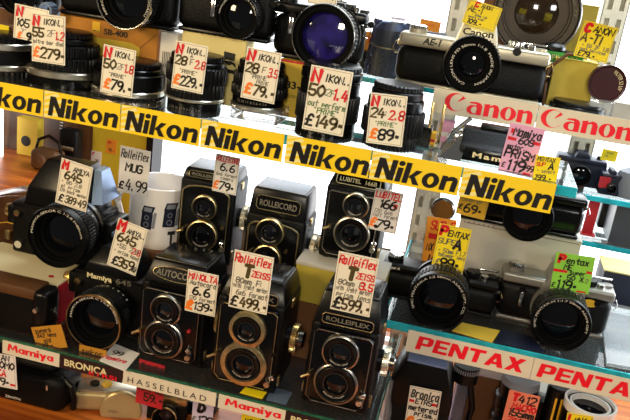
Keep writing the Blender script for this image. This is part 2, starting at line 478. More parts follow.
# ------------------------------------------------------------------ camera parts
def lens(par, x, y, z, r, L, rim=None, gl=None, txt='', rg=.62, gear=48, name='lens_barrel', ink=None, tr=.825, th=.075, baf=None):
    """barrel pointing to -y from the mount at y; its rings, glass and engraving are sub-parts"""
    rim = rim or SATIN; gl = gl or GLASSB; ink = ink or WHITEINK
    T = front(x, y, z)
    b = MB().lathe([(r*.80, 0), (r*.80, L*.18), (r*.93, L*.20), (r*.95, L*.23), (r*.95, L*.42), (r*.90, L*.44), (r*.90, L*.74)], T, 48).build(name, SATIN, par)
    MB().lathe([(r*.90, L*.44), (r, L*.45), (r, L*.72), (r*.90, L*.73)], T, gear=gear, gd=.035).build('focus_ring', RUBBER, b)
    MB().lathe([(r*.90, L*.73), (r*.97, L*.75), (r*1.0, L*.97), (r*.99, L), (r*.955, L+.0004), (r*.94, L-.002)], T, 56).build('filter_ring', SATIN, b)
    if rim is not SATIN:
        MB().lathe([(r*.95, L-.0012), (r*.965, L+.0009), (r*.99, L+.0010), (r*1.012, L-.0002), (r*1.012, L-.0024), (r*.99, L-.003)], T, 56).build('bright_rim', rim, b)
    d = min(.34*r, L*.3)
    MB().lathe([(r*.945, L-.0014), (r*.935, L-.0026), (r*(tr-.02), L-.003), (r*(tr-.035), L-.003-d*.3), (r*(tr-.08), L-.003-d*.3), (r*(tr-.09), L-.003-d*.7), (r*rg*1.02, L-.003-d*.72), (r*rg, L-.003-d)], T, 48).build('baffle', baf or MATT, b)
    z0 = L-.003-d
    prof = [(r*rg*(1-k/8), z0+r*rg*.16*(1-(1-k/8)**2)) for k in range(9)]
    prof[-1] = (1e-5, prof[-1][1])
    MB().lathe(prof, T, 36).build('front_element', gl, b)
    if txt:
        mb = MB()
        ring_text(mb, txt, x, y-(L-.0024), z, r*tr, r*th, 95, spread=min(330, len(txt)*6.4*.825/tr*th/.075))
        mb.build('ring_lettering', ink, b, smooth=False)
    mb = MB()
    for k in range(9):
        a = R(40+k*12.5)
        ring_text(mb, '248163512'[k], x, y, z, r*.96, r*.10, 40+k*12.5)
    mb.v = [(vx, y-L*.36, vz) for vx, vy, vz in mb.v]
    # wrap the distance figures onto the barrel's outside
    w = []
    for vx, vy, vz in mb.v:
        rr = math.hypot(vx-x, vz-z)
        w.append((x+(vx-x)/rr*r*.955, y-L*.26-(rr-r*.96)*1.0, z+(vz-z)/rr*r*.955))
    mb.v = w
    mb.build('scale_lettering', ink, b, smooth=False)
    return b

def strap_lug(par, x, y, z, s=1, m=None, ring=True):
    o = MB().cyl((x, y, z), (x+.004*s, y-.001, z), .0028).build('strap_lug', m or CHROME, par)
    if ring:
        cx = x+.0045*s
        MB().tube([(cx+.001*s, y-.003, z+.001), (cx+.0035*s, y-.003, z-.006), (cx+.001*s, y-.003, z-.0125), (cx-.004*s, y-.003, z-.0115), (cx-.0045*s, y-.003, z-.004)], .0007, 6, True).build('strap_ring', m or CHROME, o)
    return o

def dial(par, name, x, y, z, r, h, m, gear=30):
    T = upm(x, y, z)
    o = MB().lathe([(1e-5, 0), (r*.9, 0), (r, h*.1), (r, h*.8), (r*.94, h), (r*.5, h*1.02), (1e-5, h*1.02)], T, gear=gear, gd=.05).build(name, m, par)
    return o

def slr(label, X, Yf, Z, W, D, H, cover, lx, lz, lr, lL, cat='camera', prism=(.046, .020, .34), brand='', model='', rim=None, gl=None, txt='', rz=0, group='second-hand cameras', skin=None, ink=None, mx=-.33, prism_h=0., prism_mat=None, msize=.36, rg=.62, tr=.825, th=.075, lever=True, dials=True, lug_m=None, top=.20, timer=True):
    t = thing('film_camera', label, cat, (X, Yf+D/2, Z), rz, group)
    skin = skin or LEATHER
    f = -D/2
    zt = H*(1-top)
    ink = ink or (BLACKINK if cover is SATCHROME else WHITEINK)
    MB().box(-W/2, W/2, f, D/2, .004, zt, .009, 3).build('body', skin, t)
    MB().box(-W/2+.002, W/2-.002, f+.001, D/2-.001, 0, .005, .002).build('base_plate', cover, t)
    MB().box(-W/2, W/2, f-.0004, D/2+.0004, zt, H, .0035, 3).build('top_cover', cover, t)
    pw, ph, _ = prism
    # pentaprism hump with a raked front and shoulders
    poly = [(lx-pw*.62, zt+.001), (lx-pw*.5, zt+(H-zt)*.75), (lx-pw*.36, H+ph), (lx+pw*.36, H+ph), (lx+pw*.5, zt+(H-zt)*.75), (lx+pw*.62, zt+.001)]
    MB().prism(poly, f-.006, D/2-.004, .0025).build('prism_housing', prism_mat or cover, t)
    if brand:
        mb = MB(); text_mb(mb, brand, facing(lx, f-.0063, H+ph*.36), .0068, pw*.68, bold=.03, center=True)
        mb.build('maker_lettering', ink, t, smooth=False)
    if model:
        mb = MB(); text_mb(mb, model, facing(W*mx, f-.0007, zt+(H-zt)*.3), (H-zt)*msize, None, bold=.03, shear=.2)
        mb.build('model_lettering', ink, t, smooth=False)
    if dials:
        k = MB().cyl((-W*.39, 0, H-.0002), (-W*.39, 0, H+.004), .010).build('rewind_knob', cover, t)
        MB().lathe([(1e-5, .004), (.0085, .004), (.0095, .005), (.0095, .008), (.008, .009), (1e-5, .009)], upm(-W*.39, 0, H), gear=22, gd=.06).build('rewind_crank', CHROME, k)
        dial(t, 'shutter_dial', W*.27, -.002, H-.0002, .0088, .007, CHROME if cover is SATCHROME else SATIN)
        MB().cyl((W*.37, f*.4, H-.0002), (W*.37, f*.4, H+.005), .0045).build('shutter_button', CHROME, t)
        dial(t, 'film_counter', W*.435, .004, H-.0002, .0065, .003, cover)
        if lever:
            MB().prism([(W*.30, .010), (W*.47, .012), (W*.49, .017), (W*.30, .016)], -H-.0065, -H-.0045, .0006, Matrix(((1, 0, 0, 0), (0, 0, 1, 0), (0, -1, 0, 0), (0, 0, 0, 1)))).build('advance_lever', CHROME, t)
        MB().box(lx-.010, lx+.010, -.006, .012, H+ph-.0002, H+ph+.0025, .0006).build('accessory_shoe', CHROME, t)
    strap_lug(t, W/2-.002, -.004, H-.012, 1, lug_m)
    strap_lug(t, -W/2+.002, -.004, H-.012, -1, lug_m)
    # mount and lens
    MB().lathe([(lr*.98, 0), (lr*.98, .006), (lr*.8, .0062)], front(lx, f+.0002, lz), 44).build('mount_collar', cover, t)
    lens(t, lx, f-.004, lz, lr, lL, rim, gl, txt, rg, tr=tr, th=th)
    if timer:
        o = MB().cyl((lx-lr-.011, f+.0003, lz+.012), (lx-lr-.011, f-.004, lz+.012), .0045).build('timer_lever', SATIN if cover is not SATCHROME else CHROME, t)
        MB().box(lx-lr-.0135, lx-lr-.0085, f-.005, f-.003, lz-.006, lz+.012, .001).build('lever_arm', CHROME, o)
        MB().cyl((lx+lr+.008, f+.0003, lz+.016), (lx+lr+.008, f-.003, lz+.016), .0035).build('release_button', SATIN, t)
    return t

def tlr(label, X, Yf, Z, W, D, H, hh, zl, zu, rl, ru, style, name, group='twin-lens reflex cameras', rz=0, knob=True, lx=0., rim=None, lev=True, bz=.86):
    """box camera with two stacked lenses, waist-level hood closed on top"""
    t = thing('twin_lens_camera', label, 'camera', (X, Yf+D/2, Z), rz, group)
    f = -D/2
    rim = rim or BEZEL
    MB().box(-W/2, W/2, f, D/2, .002, H, .004, 3).build('body', LEATHER, t)
    if style == 'cord':
        for sx in (-1, 1): MB().box(*sorted((sx*W/2, sx*(W/2+.0006))), f+.004, D/2-.003, .008, H-.004, .0002, 1).build('side_leather', GREYLEA, t)
    for sx in (-1, 1):
        for sy in (-1, 1):
            MB().cyl((sx*W*.38, sy*D*.36, 0), (sx*W*.38, sy*D*.36, .0025), .004, seg=12).build('foot', SATIN, t)
    # raised front plate with its thin bright outline, arched at the top
    pw = W*.44; z0 = .008; z1 = H-.004; pf = f-.006
    def arch(w, a, b, n=8):
        if style == 'cord':
            return [(-w, a), (w, a)]+[(w*math.cos(i*math.pi/2/n)*(1) if i else w, b-.010+.010*math.sin(i*math.pi/2/n)) for i in range(0, 3)] + \
                   [(w*(1-k/6)*.86, b-.004+.004*math.sin(k*math.pi/12)) for k in range(1, 6)] + [(-w*(1-k/6)*.86, b-.004+.004*math.sin(k*math.pi/12)) for k in range(5, 0, -1)] + \
                   [(-w*math.cos(i*math.pi/2/n) if i else -w, b-.010+.010*math.sin(i*math.pi/2/n)) for i in range(2, -1, -1)]
        c = .006
        return [(-w+c, a), (w-c, a), (w, a+c), (w, b-c*.6), (w-c*.6, b), (-w+c*.6, b), (-w, b-c*.6), (-w, a+c)]
    MB().prism(arch(pw, z0, z1), pf, f+.001, .0008).build('front_plate', BLACK, t)
    pts = arch(pw*.965, z0+.002, z1-.0015)
    MB().tube([(x, pf-.0002, z) for x, z in pts], .0010 if style == 'cord' else .00045, 6, True).build('plate_outline', rim, t)
    # hood: tapered box with a separate lid, hinge pins and side flaps
    b0 = (W*.49, f*.96, D*.48); tp = (W*.41, f*.66, D*.42) if style != 'cord' else (W*.455, f*.80, D*.44)
    vs = [(-b0[0], b0[1], H-.001), (b0[0], b0[1], H-.001), (b0[0], b0[2], H-.001), (-b0[0], b0[2], H-.001),
          (-tp[0], tp[1], H+hh), (tp[0], tp[1], H+hh), (tp[0], tp[2], H+hh), (-tp[0], tp[2], H+hh)]
    bm = bmesh.new(); bv = [bm.verts.new(v) for v in vs]
    for q in ((0, 3, 2, 1), (4, 5, 6, 7), (0, 1, 5, 4), (1, 2, 6, 5), (2, 3, 7, 6), (3, 0, 4, 7)):
        bm.faces.new([bv[i] for i in q])
    bmesh.ops.bevel(bm, geom=bm.edges[:], offset=.0022, segments=2, profile=.5, affect='EDGES')
    hood = MB().bm(bm).build('viewing_hood', SATIN, t)
    MB().box(-tp[0]+.003, tp[0]-.003, tp[1]+.003, tp[2]-.003, H+hh-.0006, H+hh+.0016, .0008).build('hood_lid', GREYMET if style == 'cord' else BLACK, hood)
    MB().tube([(-tp[0]+.002, tp[1]+.002, H+hh+.0004), (tp[0]-.002, tp[1]+.002, H+hh+.0004), (tp[0]-.002, tp[2]-.002, H+hh+.0004), (-tp[0]+.002, tp[2]-.002, H+hh+.0004)], .0006, 6, True).build('lid_rim', DARKRIM, hood)
    # name plate lying on the raked front of the hood
    ang = math.atan2(tp[1]-b0[1], hh)
    NT = Matrix.Translation((0, (b0[1]+tp[1])/2-.0004, H+hh*.47)) @ Matrix.Rotation(-ang, 4, 'X')
    nw, nh = W*.37, min(.0085, hh*.36)
    if style == 'flex':
        NT = Matrix.Translation((W*.02, f-.0035, H+.0085)); nw, nh = W*.37, .0058
    if style == 'autocord':
        ring = [(nw*math.cos(a), -.0006, nh*.95*math.sin(a)) for a in [k*math.pi/12 for k in range(24)]]
    else:
        c = nh*.4
        ring = [(-nw+c, -.0006, -nh), (nw-c, -.0006, -nh), (nw, -.0006, -nh+c), (nw, -.0006, nh-c), (nw-c, -.0006, nh), (-nw+c, -.0006, nh), (-nw, -.0006, nh-c), (-nw, -.0006, -nh+c)]
    npz = MB().prism([(p[0]*.98, p[2]*.98) for p in ring], -.0006, .0008, T=NT).build('name_plate', BLACK, hood)
    MB().tube([NT @ Vector(p) for p in ring], .0005, 6, True).build('plate_frame', BEZEL if style != 'lubitel' else CREAMINK, t)
    mb = MB()
    text_mb(mb, name, NT @ facing(0, -.0009, -nh*.42), nh*.85, nw*1.7, bold=.02, center=True)
    mb.build('name_lettering', DIMINK if style != 'lubitel' else CREAMINK, t, smooth=False)
    if style in ('flex', 'autocord'):
        mb = MB()
        n = 26
        for k in range(n):
            x = -W*.36+W*.72*k/(n-1)
            mb.box(x-.0007, x+.0007, f-.0035, f+.001, H-.003, H+.0018, .0003, 1)
        mb.build('light_meter_grille', SATIN, t)
    # lens bezels
    yb = pf
    def ringp(z, r, m, nm):
        return MB().lathe([(r*1.0, -.001), (r*1.0, .004), (r*.97, .0050), (r*.90, .0056), (r*.86, .004), (r*.84, .001)], front(lx, yb, z), 44).build(nm, m, t)
    if style in ('flex', 'autocord'):
        bzl = MB()
        for z, r in ((zl, rl), (zu, ru)):
            bzl.lathe([(r, -.001), (r, .004), (r*.97, .0050), (r*(bz+.04), .0056), (r*bz, .004), (r*(bz-.02), .001)], front(lx, yb, z), 44)
        zm = (zl+rl + zu-ru)/2
        gap = max(.002, (zu-ru)-(zl+rl))
        wv = min(rl, ru)*.62
        a0 = zl+math.sqrt(max(0, rl*rl-wv*wv))-.0003; a1 = zu-math.sqrt(max(0, ru*ru-wv*wv))+.0003
        if a1 > a0+.0005:
            bzl.prism([(lx-wv*1.12, a0), (lx-wv*.72, zm), (lx-wv*1.1, a1), (lx-wv*.4, zu-ru*.86), (lx+wv*.4, zu-ru*.86), (lx+wv*1.1, a1), (lx+wv*.72, zm), (lx+wv*1.12, a0), (lx+wv*.4, zl+rl*.86), (lx-wv*.4, zl+rl*.86)], yb-.0048, yb+.0005)
        bzl.build('lens_bezel', rim, t)
    else:
        ringp(zl, rl, rim, 'taking_lens_ring'); ringp(zu, ru, rim, 'viewing_lens_ring')
    for z, r, nm, L, tx in ((zl, rl*bz, 'taking_lens', .0075, 'ANASTIGMAT 1:3.5 f=75mm'), (zu, ru*bz, 'viewing_lens', .008, 'HEIDOSMAT 1:2.8/75')):
        T = front(lx, yb+.001, z)
        b = MB().lathe([(r*.95, 0), (r*.97, L*.9), (r*.93, L), (r*.84, L-.0004), (r*.82, L-.0015), (r*.62, L-.0024), (r*.60, L-.0045), (r*.5, L-.005)], T, 40).build(nm, SATIN, t)
        MB().lathe([(r*.66, L-.0016), (r*.66, L-.001), (r*.60, L-.001), (r*.59, L-.003)], T, 36).build('inner_ring', DARKRIM, b)
        z0 = L-.0045
        prof = [(r*.58*(1-k/6), z0+r*.09*(1-(1-k/6)**2)) for k in range(7)]; prof[-1] = (1e-5, prof[-1][1])
        MB().lathe(prof, T, 32).build('front_element', GLASSV if nm[0] == 'v' else GLASSB, b)
        mb = MB(); ring_text(mb, tx, lx, yb+.001-(L-.0009), z, r*.70, r*.085, 270, spread=-95)
        mb.v = [(vx, yb+.001-(L-.0008), vz) for vx, vy, vz in mb.v]
        mb.build('ring_lettering', WHITEINK, b, smooth=False)
    if lev:
        # shutter lever, flash socket and self-timer around the taking lens
        o = MB().cyl((lx-rl*1.25, pf+.001, zl+rl*.2), (lx-rl*1.25, pf-.006, zl+rl*.2), .0022).build('shutter_lever', BRASS, t)
        MB().cyl((lx-rl*1.25, pf-.005, zl+rl*.2), (lx-rl*1.55, pf-.008, zl+rl*.05), .0016).build('lever_tip', BRASS, o)
        MB().lathe([(.0032, 0), (.0032, .004), (.0022, .0045), (.0016, .003), (1e-5, .003)], front(lx+rl*1.25, pf+.0005, zl-rl*.35), 18).build('flash_socket', CHROME, t)
        MB().cyl((lx+rl*1.2, pf+.001, zl+rl*.7), (lx+rl*1.2, pf-.003, zl+rl*.7), .002).build('catch_button', BRASS if style == 'cord' else REDC if style == 'autocord' else SATIN, t)
        MB().cyl((lx+pw*.86, pf+.001, zl-rl*.7), (lx+pw*.86, pf-.004, zl-rl*.7), .0032).build('shutter_release', SILVER, t)
    for sx in (-1, 1):
        MB().box(sx*W/2-.0018, sx*W/2+.0018, -.006, .004, H-.012, H-.003, .0008).build('strap_lug', BRASS, t)
        MB().box(sx*W/2-.0022, sx*W/2+.0022, f+.006, f+.013, .010, .022, .001).build('back_catch', BRASS, t)
    if knob:
        zc = H*.56; yk = f+D*.42; x0 = W/2-.0005
        k = MB().lathe([(.012, 0), (.0125, .006), (1e-5, .006)], side(x0, yk, zc), 30).build('focusing_knob', SATIN, t)
        MB().lathe([(.0135, .006), (.0165, .0065), (.0165, .0125), (.0155, .0135), (.007, .0138), (1e-5, .0135)], side(x0, yk, zc), gear=40, gd=.05).build('knurled_rim', BRASS if knob == 'brass' else SILVER, k)
        MB().lathe([(.0095, .0136), (.0095, .019), (.0085, .020), (1e-5, .020)], side(x0, yk, zc), 28).build('scale_disc', DARKRIM, k)
        MB().cyl((-x0+.0005, f+D*.5, H*.6), (-x0-.006, f+D*.5, H*.6), .009, .008, 24).build('spool_knob', SATIN, t)
    return t

def upright_lens(label, X, Y, Z, bands, group='second-hand lenses on the upper shelf', rz=0, txt='', cap=True):
    """a lens standing on its mount; bands = (name, r, z0, z1, material, ridges)"""
    t = thing('camera_lens', label, 'lens', (X, Y, Z), rz, group)
    for nm, r, z0, z1, m, g in bands:
        e = min(.0012, (z1-z0)*.2)
        MB().lathe([(1e-5, z0), (r-e, z0), (r, z0+e), (r, z1-e), (r-e, z1), (r*.75, z1+.0001), (1e-5, z1)], upm(0, 0, 0), 56, gear=g, gd=.045).build(nm, m, t)
    r = bands[-1][1]; zt = bands[-1][3]
    mb = MB()
    for z0, s in [(b[2]*.5+b[3]*.5, b[1]) for b in bands if b[0] in ('aperture_ring', 'distance_ring')]:
        tx = '22 16 11 8 5.6 4 2.8'
        vs, fs = glyphs(tx)
        w = max(v[0] for v in vs); h = .0024
        out = []
        for vx, vy in vs:
            a = R(-90)+(vx-w/2)*h/s*1.2
            out.append(((s+.0002)*math.cos(a), (s+.0002)*math.sin(a), z0-h/2+vy*h))
        mb.add(out, fs)
    if mb.v: mb.build('scale_lettering', DIMINK, t, smooth=False)
    if cap:
        MB().lathe([(1e-5, zt), (r*.9, zt), (r*.95, zt+.001), (r*.95, zt+.005), (r*.9, zt+.006), (1e-5, zt+.006)], upm(0, 0, 0), gear=36, gd=.03).build('front_cap', SATIN, t)
    return t

def carton(label, x0, x1, y0, y1, z0, z1, m, rz=0, name='carton', cat='box', group='cartons under the cameras', lid=True):
    """folded card box with a tuck lid line; origin at its base"""
    cx, cy = (x0+x1)/2, (y0+y1)/2
    t = thing(name, label, cat, (cx, cy, z0), rz, group)
    w, d, h = (x1-x0)/2, (y1-y0)/2, z1-z0
    MB().box(-w, w, -d, d, 0, h, .0008, 1).build('box_body', m, t)
    if lid:
        MB().box(-w-.0004, w+.0004, -d-.0004, d+.0004, h-.0006, h+.0006, .0004, 1).build('lid_flap', m, t)
    return t
def panel(par, name, m, x0, x1, z0, z1, y, poly=None):
    p = poly or [(x0, z0), (x1, z0), (x1, z1), (x0, z1)]
    return MB().prism(p, y-.0003, y+.0002).build(name, m, par, smooth=False)
# ------------------------------------------------------------------ shelves and setting
ZN, ZM, ZC, ZP, ZD = .300, 0., .347, .082, -.13      # shelf tops: upper left, middle left, upper right, middle right, deck
YR = .10                                             # front of the right-hand bay

def shelf(label, x0, x1, y0, y1, zt, th, edge, ends=True):
    t = thing('glass_shelf', label, 'shelf', ((x0+x1)/2, y0, zt-th), 0)
    w = (x1-x0)/2
    MB().box(-w, w, .003, y1-y0, 0, th, .0006, 1).build('glass_sheet', SHELFG, t)
    MB().box(-w, w, 0, .003, .0002, th-.0002, .0006, 1).build('polished_edge', edge, t)
    for s in (-1, 1) if ends else ():
        MB().box(*sorted((s*w, s*(w+.002))), .003, y1-y0, .0002, th-.0002, .0004, 1).build('end_edge', edge, t)
    return t
shelf('long upper glass shelf behind the row of yellow sign strips', -.75, .272, 0, .115, ZN, .010, EDGEC, False)
shelf('left middle glass shelf with green edge carrying the twin-lens cameras', -.75, .128, 0, .24, ZM, .007, EDGEG)
shelf('upper right glass shelf holding the silver and black camera behind the red serif strip', .128, .75, YR, .36, ZC, .010, EDGEC)
shelf('middle right glass shelf with bright cyan edge above the cream strip', .112, .75, YR, .40, ZP, .010, EDGEC)

o = MB().box(-1.3, 1.3, -.25, .62, ZD-.03, ZD).build('floor', WOODO, smooth=False); struct(o)

# glowing panels added in place of the overexposed bright shop interior
def flat(name, m, x0, x1, y0, y1, z0, z1):
    return MB().box(x0, x1, y0, y1, z0, z1).build(name, m, smooth=False)
GLOW = bpy.data.materials.new('glow of bright interior'); GLOW.use_nodes = True
nt = GLOW.node_tree; b = nt.nodes['Principled BSDF']
b.inputs['Base Color'].default_value = (.8, .85, .9, 1)
tc = nt.nodes.new('ShaderNodeTexCoord'); n = nt.nodes.new('ShaderNodeTexNoise'); n.inputs['Scale'].default_value = 4
r = nt.nodes.new('ShaderNodeValToRGB'); r.color_ramp.elements[0].color = (.80, .90, 1, 1); r.color_ramp.elements[1].color = (1, .98, .95, 1)
nt.links.new(tc.outputs['Object'], n.inputs['Vector']); nt.links.new(n.outputs['Fac'], r.inputs['Fac']); nt.links.new(r.outputs['Color'], b.inputs['Emission Color'])
b.inputs['Emission Strength'].default_value = 2.6
glow1 = flat('glow_panel_1', GLOW, -.395, 1.2, .615, .62, -.02, 1.3); struct(glow1)
w2 = flat('glow_panel_2', GLOW, -1.2, -.655, .50, .505, .0, .19); struct(w2)
struct(flat('wall_back', DWALL, -.395, 1.2, .62, .66, ZD, -.02))
struct(flat('wall_rear_left', WOODB, -1.3, -.47, .62, .66, ZD, 1.3))
struct(flat('trim_1', YWALL, -.515, -.405, .575, .62, ZD, 1.3))
struct(flat('trim_2', SATIN, -.405, -.392, .57, .62, ZD, 1.3))
struct(flat('wall_left', WOODB, -1.3, -1.2, -.25, .66, ZD, 1.3))
struct(flat('wall_right', WWALL, 1.2, 1.3, -.1, .66, ZD, 1.3))
struct(flat('ceiling', DWALL, -1.3, 1.3, -.1, .66, 1.3, 1.34))

# slotted steel uprights
def upright(label, px, py, Y, w=.026, z0=ZD, z1=1.2):
    p = at(px, py, Y)
    t = thing('slotted_upright', label, 'shelf upright', (p.x, Y, z0), 0, None)
    h = z1-z0
    mb = MB()
    pitch = .030; sl = .018; sw = .0065
    n = int(h/pitch)
    cols = [-w*.24, w*.24]
    xs = [-w/2, cols[0]-sw/2, cols[0]+sw/2, cols[1]-sw/2, cols[1]+sw/2, w/2]
    for i in (0, 2, 4): mb.box(xs[i], xs[i+1], 0, .0015, 0, h)
    for i in (1, 3):
        for k in range(n):
            mb.box(xs[i], xs[i+1], 0, .0015, k*pitch, k*pitch+pitch-sl)
    for s in (-1, 1): mb.box(s*w/2-.0008, s*w/2+.0008, 0, .016, 0, h)
    mb.build('slotted_face', UPRIGHT, t, smooth=False)
    MB().box(-w/2+.001, w/2-.001, .014, .016, 0, h).build('channel_back', UPRIGHT, t, smooth=False)
    return t
upright('grey slotted steel shelf upright behind the orange tag in mid picture', 425, 210, .44, .036)
upright('grey slotted steel shelf upright at the right edge of the photo', 603, 60, .47, .034)

# ------------------------------------------------------------------ shelf-edge sign strips
def outline(mb, polys, T, sx, sy, ox=0., shear=0.):
    for k, p in enumerate(polys):
        mb.add([((ox+x+shear*y)*sx, y*sy, (k % 12)*1.6e-5) for x, y in p], [tuple(range(len(p)))], T)
def rect(x0, y0, x1, y1): return [(x0, y0), (x1, y0), (x1, y1), (x0, y1)]
def ring_polys(cx, cy, ro, qo, ri, qi, dx=0., a0=0, a1=360, n=28):
    out = []
    for k in range(n):
        a = R(a0+(a1-a0)*k/n); b_ = R(a0+(a1-a0)*(k+1)/n)
        out.append([(cx+ro*math.cos(a), cy+qo*math.sin(a)), (cx+ro*math.cos(b_), cy+qo*math.sin(b_)), (cx+dx+ri*math.cos(b_), cy+qi*math.sin(b_)), (cx+dx+ri*math.cos(a), cy+qi*math.sin(a))])
    return out
def disc(cx, cy, rx, ry, n=20): return [[(cx+rx*math.cos(2*math.pi*k/n), cy+ry*math.sin(2*math.pi*k/n)) for k in range(n)]]
NARCH = [[(.20, .44), (.20, .60), (.34, .70), (.40, .5)], [(.34, .70), (.50, .715), (.50, .52), (.40, .5)], [(.50, .715), (.64, .66), (.50, .47), (.46, .52)], [(.64, .66), (.71, .53), (.47, .42), (.50, .47)], [(.71, .53), (.71, 0), (.47, 0), (.47, .42)]]
HEAVY = {'N': (.84, [rect(0, 0, .24, 1), rect(.60, 0, .84, 1), [(0, 1), (.27, 1), (.84, 0), (.57, 0)]]),
 'i': (.24, [rect(0, 0, .24, .70)] + disc(.12, .90, .135, .125)),
 'k': (.76, [rect(0, 0, .24, 1), [(.22, .30), (.50, .70), (.77, .70), (.40, .26)], [(.26, .42), (.45, .46), (.78, 0), (.50, 0)]]),
 'o': (.74, ring_polys(.37, .35, .37, .37, .135, .20)),
 'n': (.71, [rect(0, 0, .24, .70)] + NARCH)}
AB = ring_polys(.33, .35, .33, .36, .12, .185) + [rect(.46, 0, .70, .70)]
HEAVY['a'] = (.70, AB)
HEAVY['M'] = (1.16, [[(.0, 0), (.24, 0), (.36, 1), (.12, 1)], [(.16, 1), (.37, 1), (.66, .22), (.50, .22)], [(.80, 1), (1.0, 1), (.66, .22), (.50, .22)], [(.80, 1), (1.04, 1), (1.16, 0), (.92, 0)]])
HEAVY['m'] = (1.16, [rect(0, 0, .24, .70)] + NARCH + [[(px+.46, py) for px, py in q] for q in NARCH])
HEAVY['y'] = (.74, [[(0, .70), (.26, .70), (.50, .10), (.28, .0)], [(.48, .70), (.74, .70), (.40, -.30), (.13, -.30)]])
MAM = None
def word(defs, s, gap):
    x = 0; out = []
    for ch in s:
        w, ps = defs[ch]
        out += [[(px+x, py) for px, py in p] for p in ps]
        x += w+gap
    return out, x-gap
PEN = {'P': (.82, [rect(0, 0, .27, 1), rect(.27, .80, .55, 1), rect(.27, .33, .55, .52), [(.55, 1), (.70, .97), (.80, .88), (.55, .80)], [(.80, .88), (.82, .76), (.54, .74), (.55, .80)], [(.82, .76), (.82, .56), (.54, .58), (.54, .74)], [(.82, .56), (.79, .44), (.55, .52), (.54, .58)], [(.79, .44), (.70, .35), (.55, .33), (.55, .52)]]),
 'E': (.74, [rect(0, 0, .26, 1), rect(.26, .80, .74, 1), rect(.26, .405, .68, .60), rect(.26, 0, .75, .21)]),
 'N': (.88, [rect(0, 0, .25, 1), rect(.63, 0, .88, 1), [(0, 1), (.29, 1), (.88, 0), (.59, 0)]]),
 'T': (.84, [rect(0, .78, .84, 1), rect(.29, 0, .56, .78)]),
 'A': (.95, [[(0, 0), (.28, 0), (.58, 1), (.33, 1)], [(.38, 1), (.62, 1), (.96, 0), (.67, 0)], rect(.20, .18, .74, .37)]),
 'X': (.92, [[(0, 1), (.31, 1), (.93, 0), (.61, 0)], [(0, 0), (.29, 0), (.91, 1), (.61, 1)]])}
CAN = {'C': (1.02, ring_polys(.50, .5, .50, .5, .36, .46, .10, 52, 322, 30) + [[(.80, .90), (.93, .78), (.60, .52), (.62, .60), (.75, .78)]]),
 'a': (.74, ring_polys(.31, .25, .31, .26, .15, .19, .05) + [[(.46, 0), (.70, 0), (.70, .50), (.46, .44)], [(.46, .44), (.70, .50), (.62, .64), (.42, .56)], [(.62, .64), (.44, .70), (.36, .58), (.42, .56)], [(.44, .70), (.14, .66), (.07, .58), (.36, .58)]]),
 'n': (.74, [[(.02, 0), (.26, 0), (.26, .70), (.02, .66)], [(.02, .66), (.26, .70), (-.05, .60)], [(.26, .50), (.26, .60), (.46, .71), (.42, .56)], [(.46, .71), (.62, .66), (.46, .50), (.42, .56)], [(.62, .66), (.71, .48), (.71, 0), (.46, 0), (.46, .50)]]),
 'o': (.72, ring_polys(.36, .35, .36, .37, .12, .31))}

def strip(label, x0, x1, zt, h, Y, m, group, th=.0008, skew=0.):
    t = thing('shelf_sign_strip', label, 'sign strip', ((x0+x1)/2, Y, zt-h), 0, group)
    w = (x1-x0)/2
    MB().box(-w, w, -th, 0, 0, h).build('card_strip', m, t, smooth=False)
    return t, w
X0, SW = -.2683, .08706
NIK = ['yellow strip cut off by the left edge of the photo', 'yellow strip under the 279 and 79 price tags', 'yellow strip above the mug tag', 'yellow strip under the 229 tag, above a twin-lens camera',
       'yellow strip just below the 149 price tag', 'yellow strip just below the 89 price tag', 'yellow strip at the right end of the long row']
polys, WW = word(HEAVY, 'Nikon', .075)
for k in range(-1, 6):
    xa = X0+k*SW; xb = xa+SW
    if k == 5: xb = .2535
    xa += .0006; xb -= .0006
    if k == 3: xa += .0016
    t, w = strip('bold black on '+NIK[k+1], xa, xb, .3005, .0285, -.0005, SIGNY, 'yellow shelf-edge sign strips')
    mb = MB()
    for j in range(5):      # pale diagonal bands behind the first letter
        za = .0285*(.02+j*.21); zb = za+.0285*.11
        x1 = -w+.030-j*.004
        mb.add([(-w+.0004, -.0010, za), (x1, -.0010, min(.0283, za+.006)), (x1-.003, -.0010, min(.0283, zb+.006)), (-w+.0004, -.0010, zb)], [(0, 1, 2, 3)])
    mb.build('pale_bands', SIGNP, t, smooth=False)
    mb = MB()
    s = (.0763)/WW
    outline(mb, polys, facing(-w+.0048, -.0013, .0030), s*1.02, .0206, 0, .13)
    mb.build('lettering', BLACKINK, t, smooth=False)

# cream strip, red serif lettering
cl = at(434, 89.3, YR)
per = at(542, 108, YR).x-at(445, 96, YR).x
polys, WW = word(CAN, 'Canon', .035)
lx0 = at(445, 100, YR).x
for k in range(3):
    xa = (cl.x if k == 0 else lx0+k*per-.004)+.0003; xb = lx0+(k+1)*per-.0043
    t, w = strip(['cream strip with red serif lettering at the left end, under the silver and black camera', 'cream strip with red serif lettering at the right, under the brown lens cap', 'cream strip with red serif lettering beyond the right edge'][k],
                 xa, xb, .3555, .0255, YR-.0005, SIGNC, 'cream and red shelf-edge strips, upper')
    mb = MB()
    outline(mb, polys, facing(lx0+k*per-(xa+xb)/2, -.0012, .0046), (per-.0075)/WW, .0190)
    mb.build('lettering', REDINK, t, smooth=False)

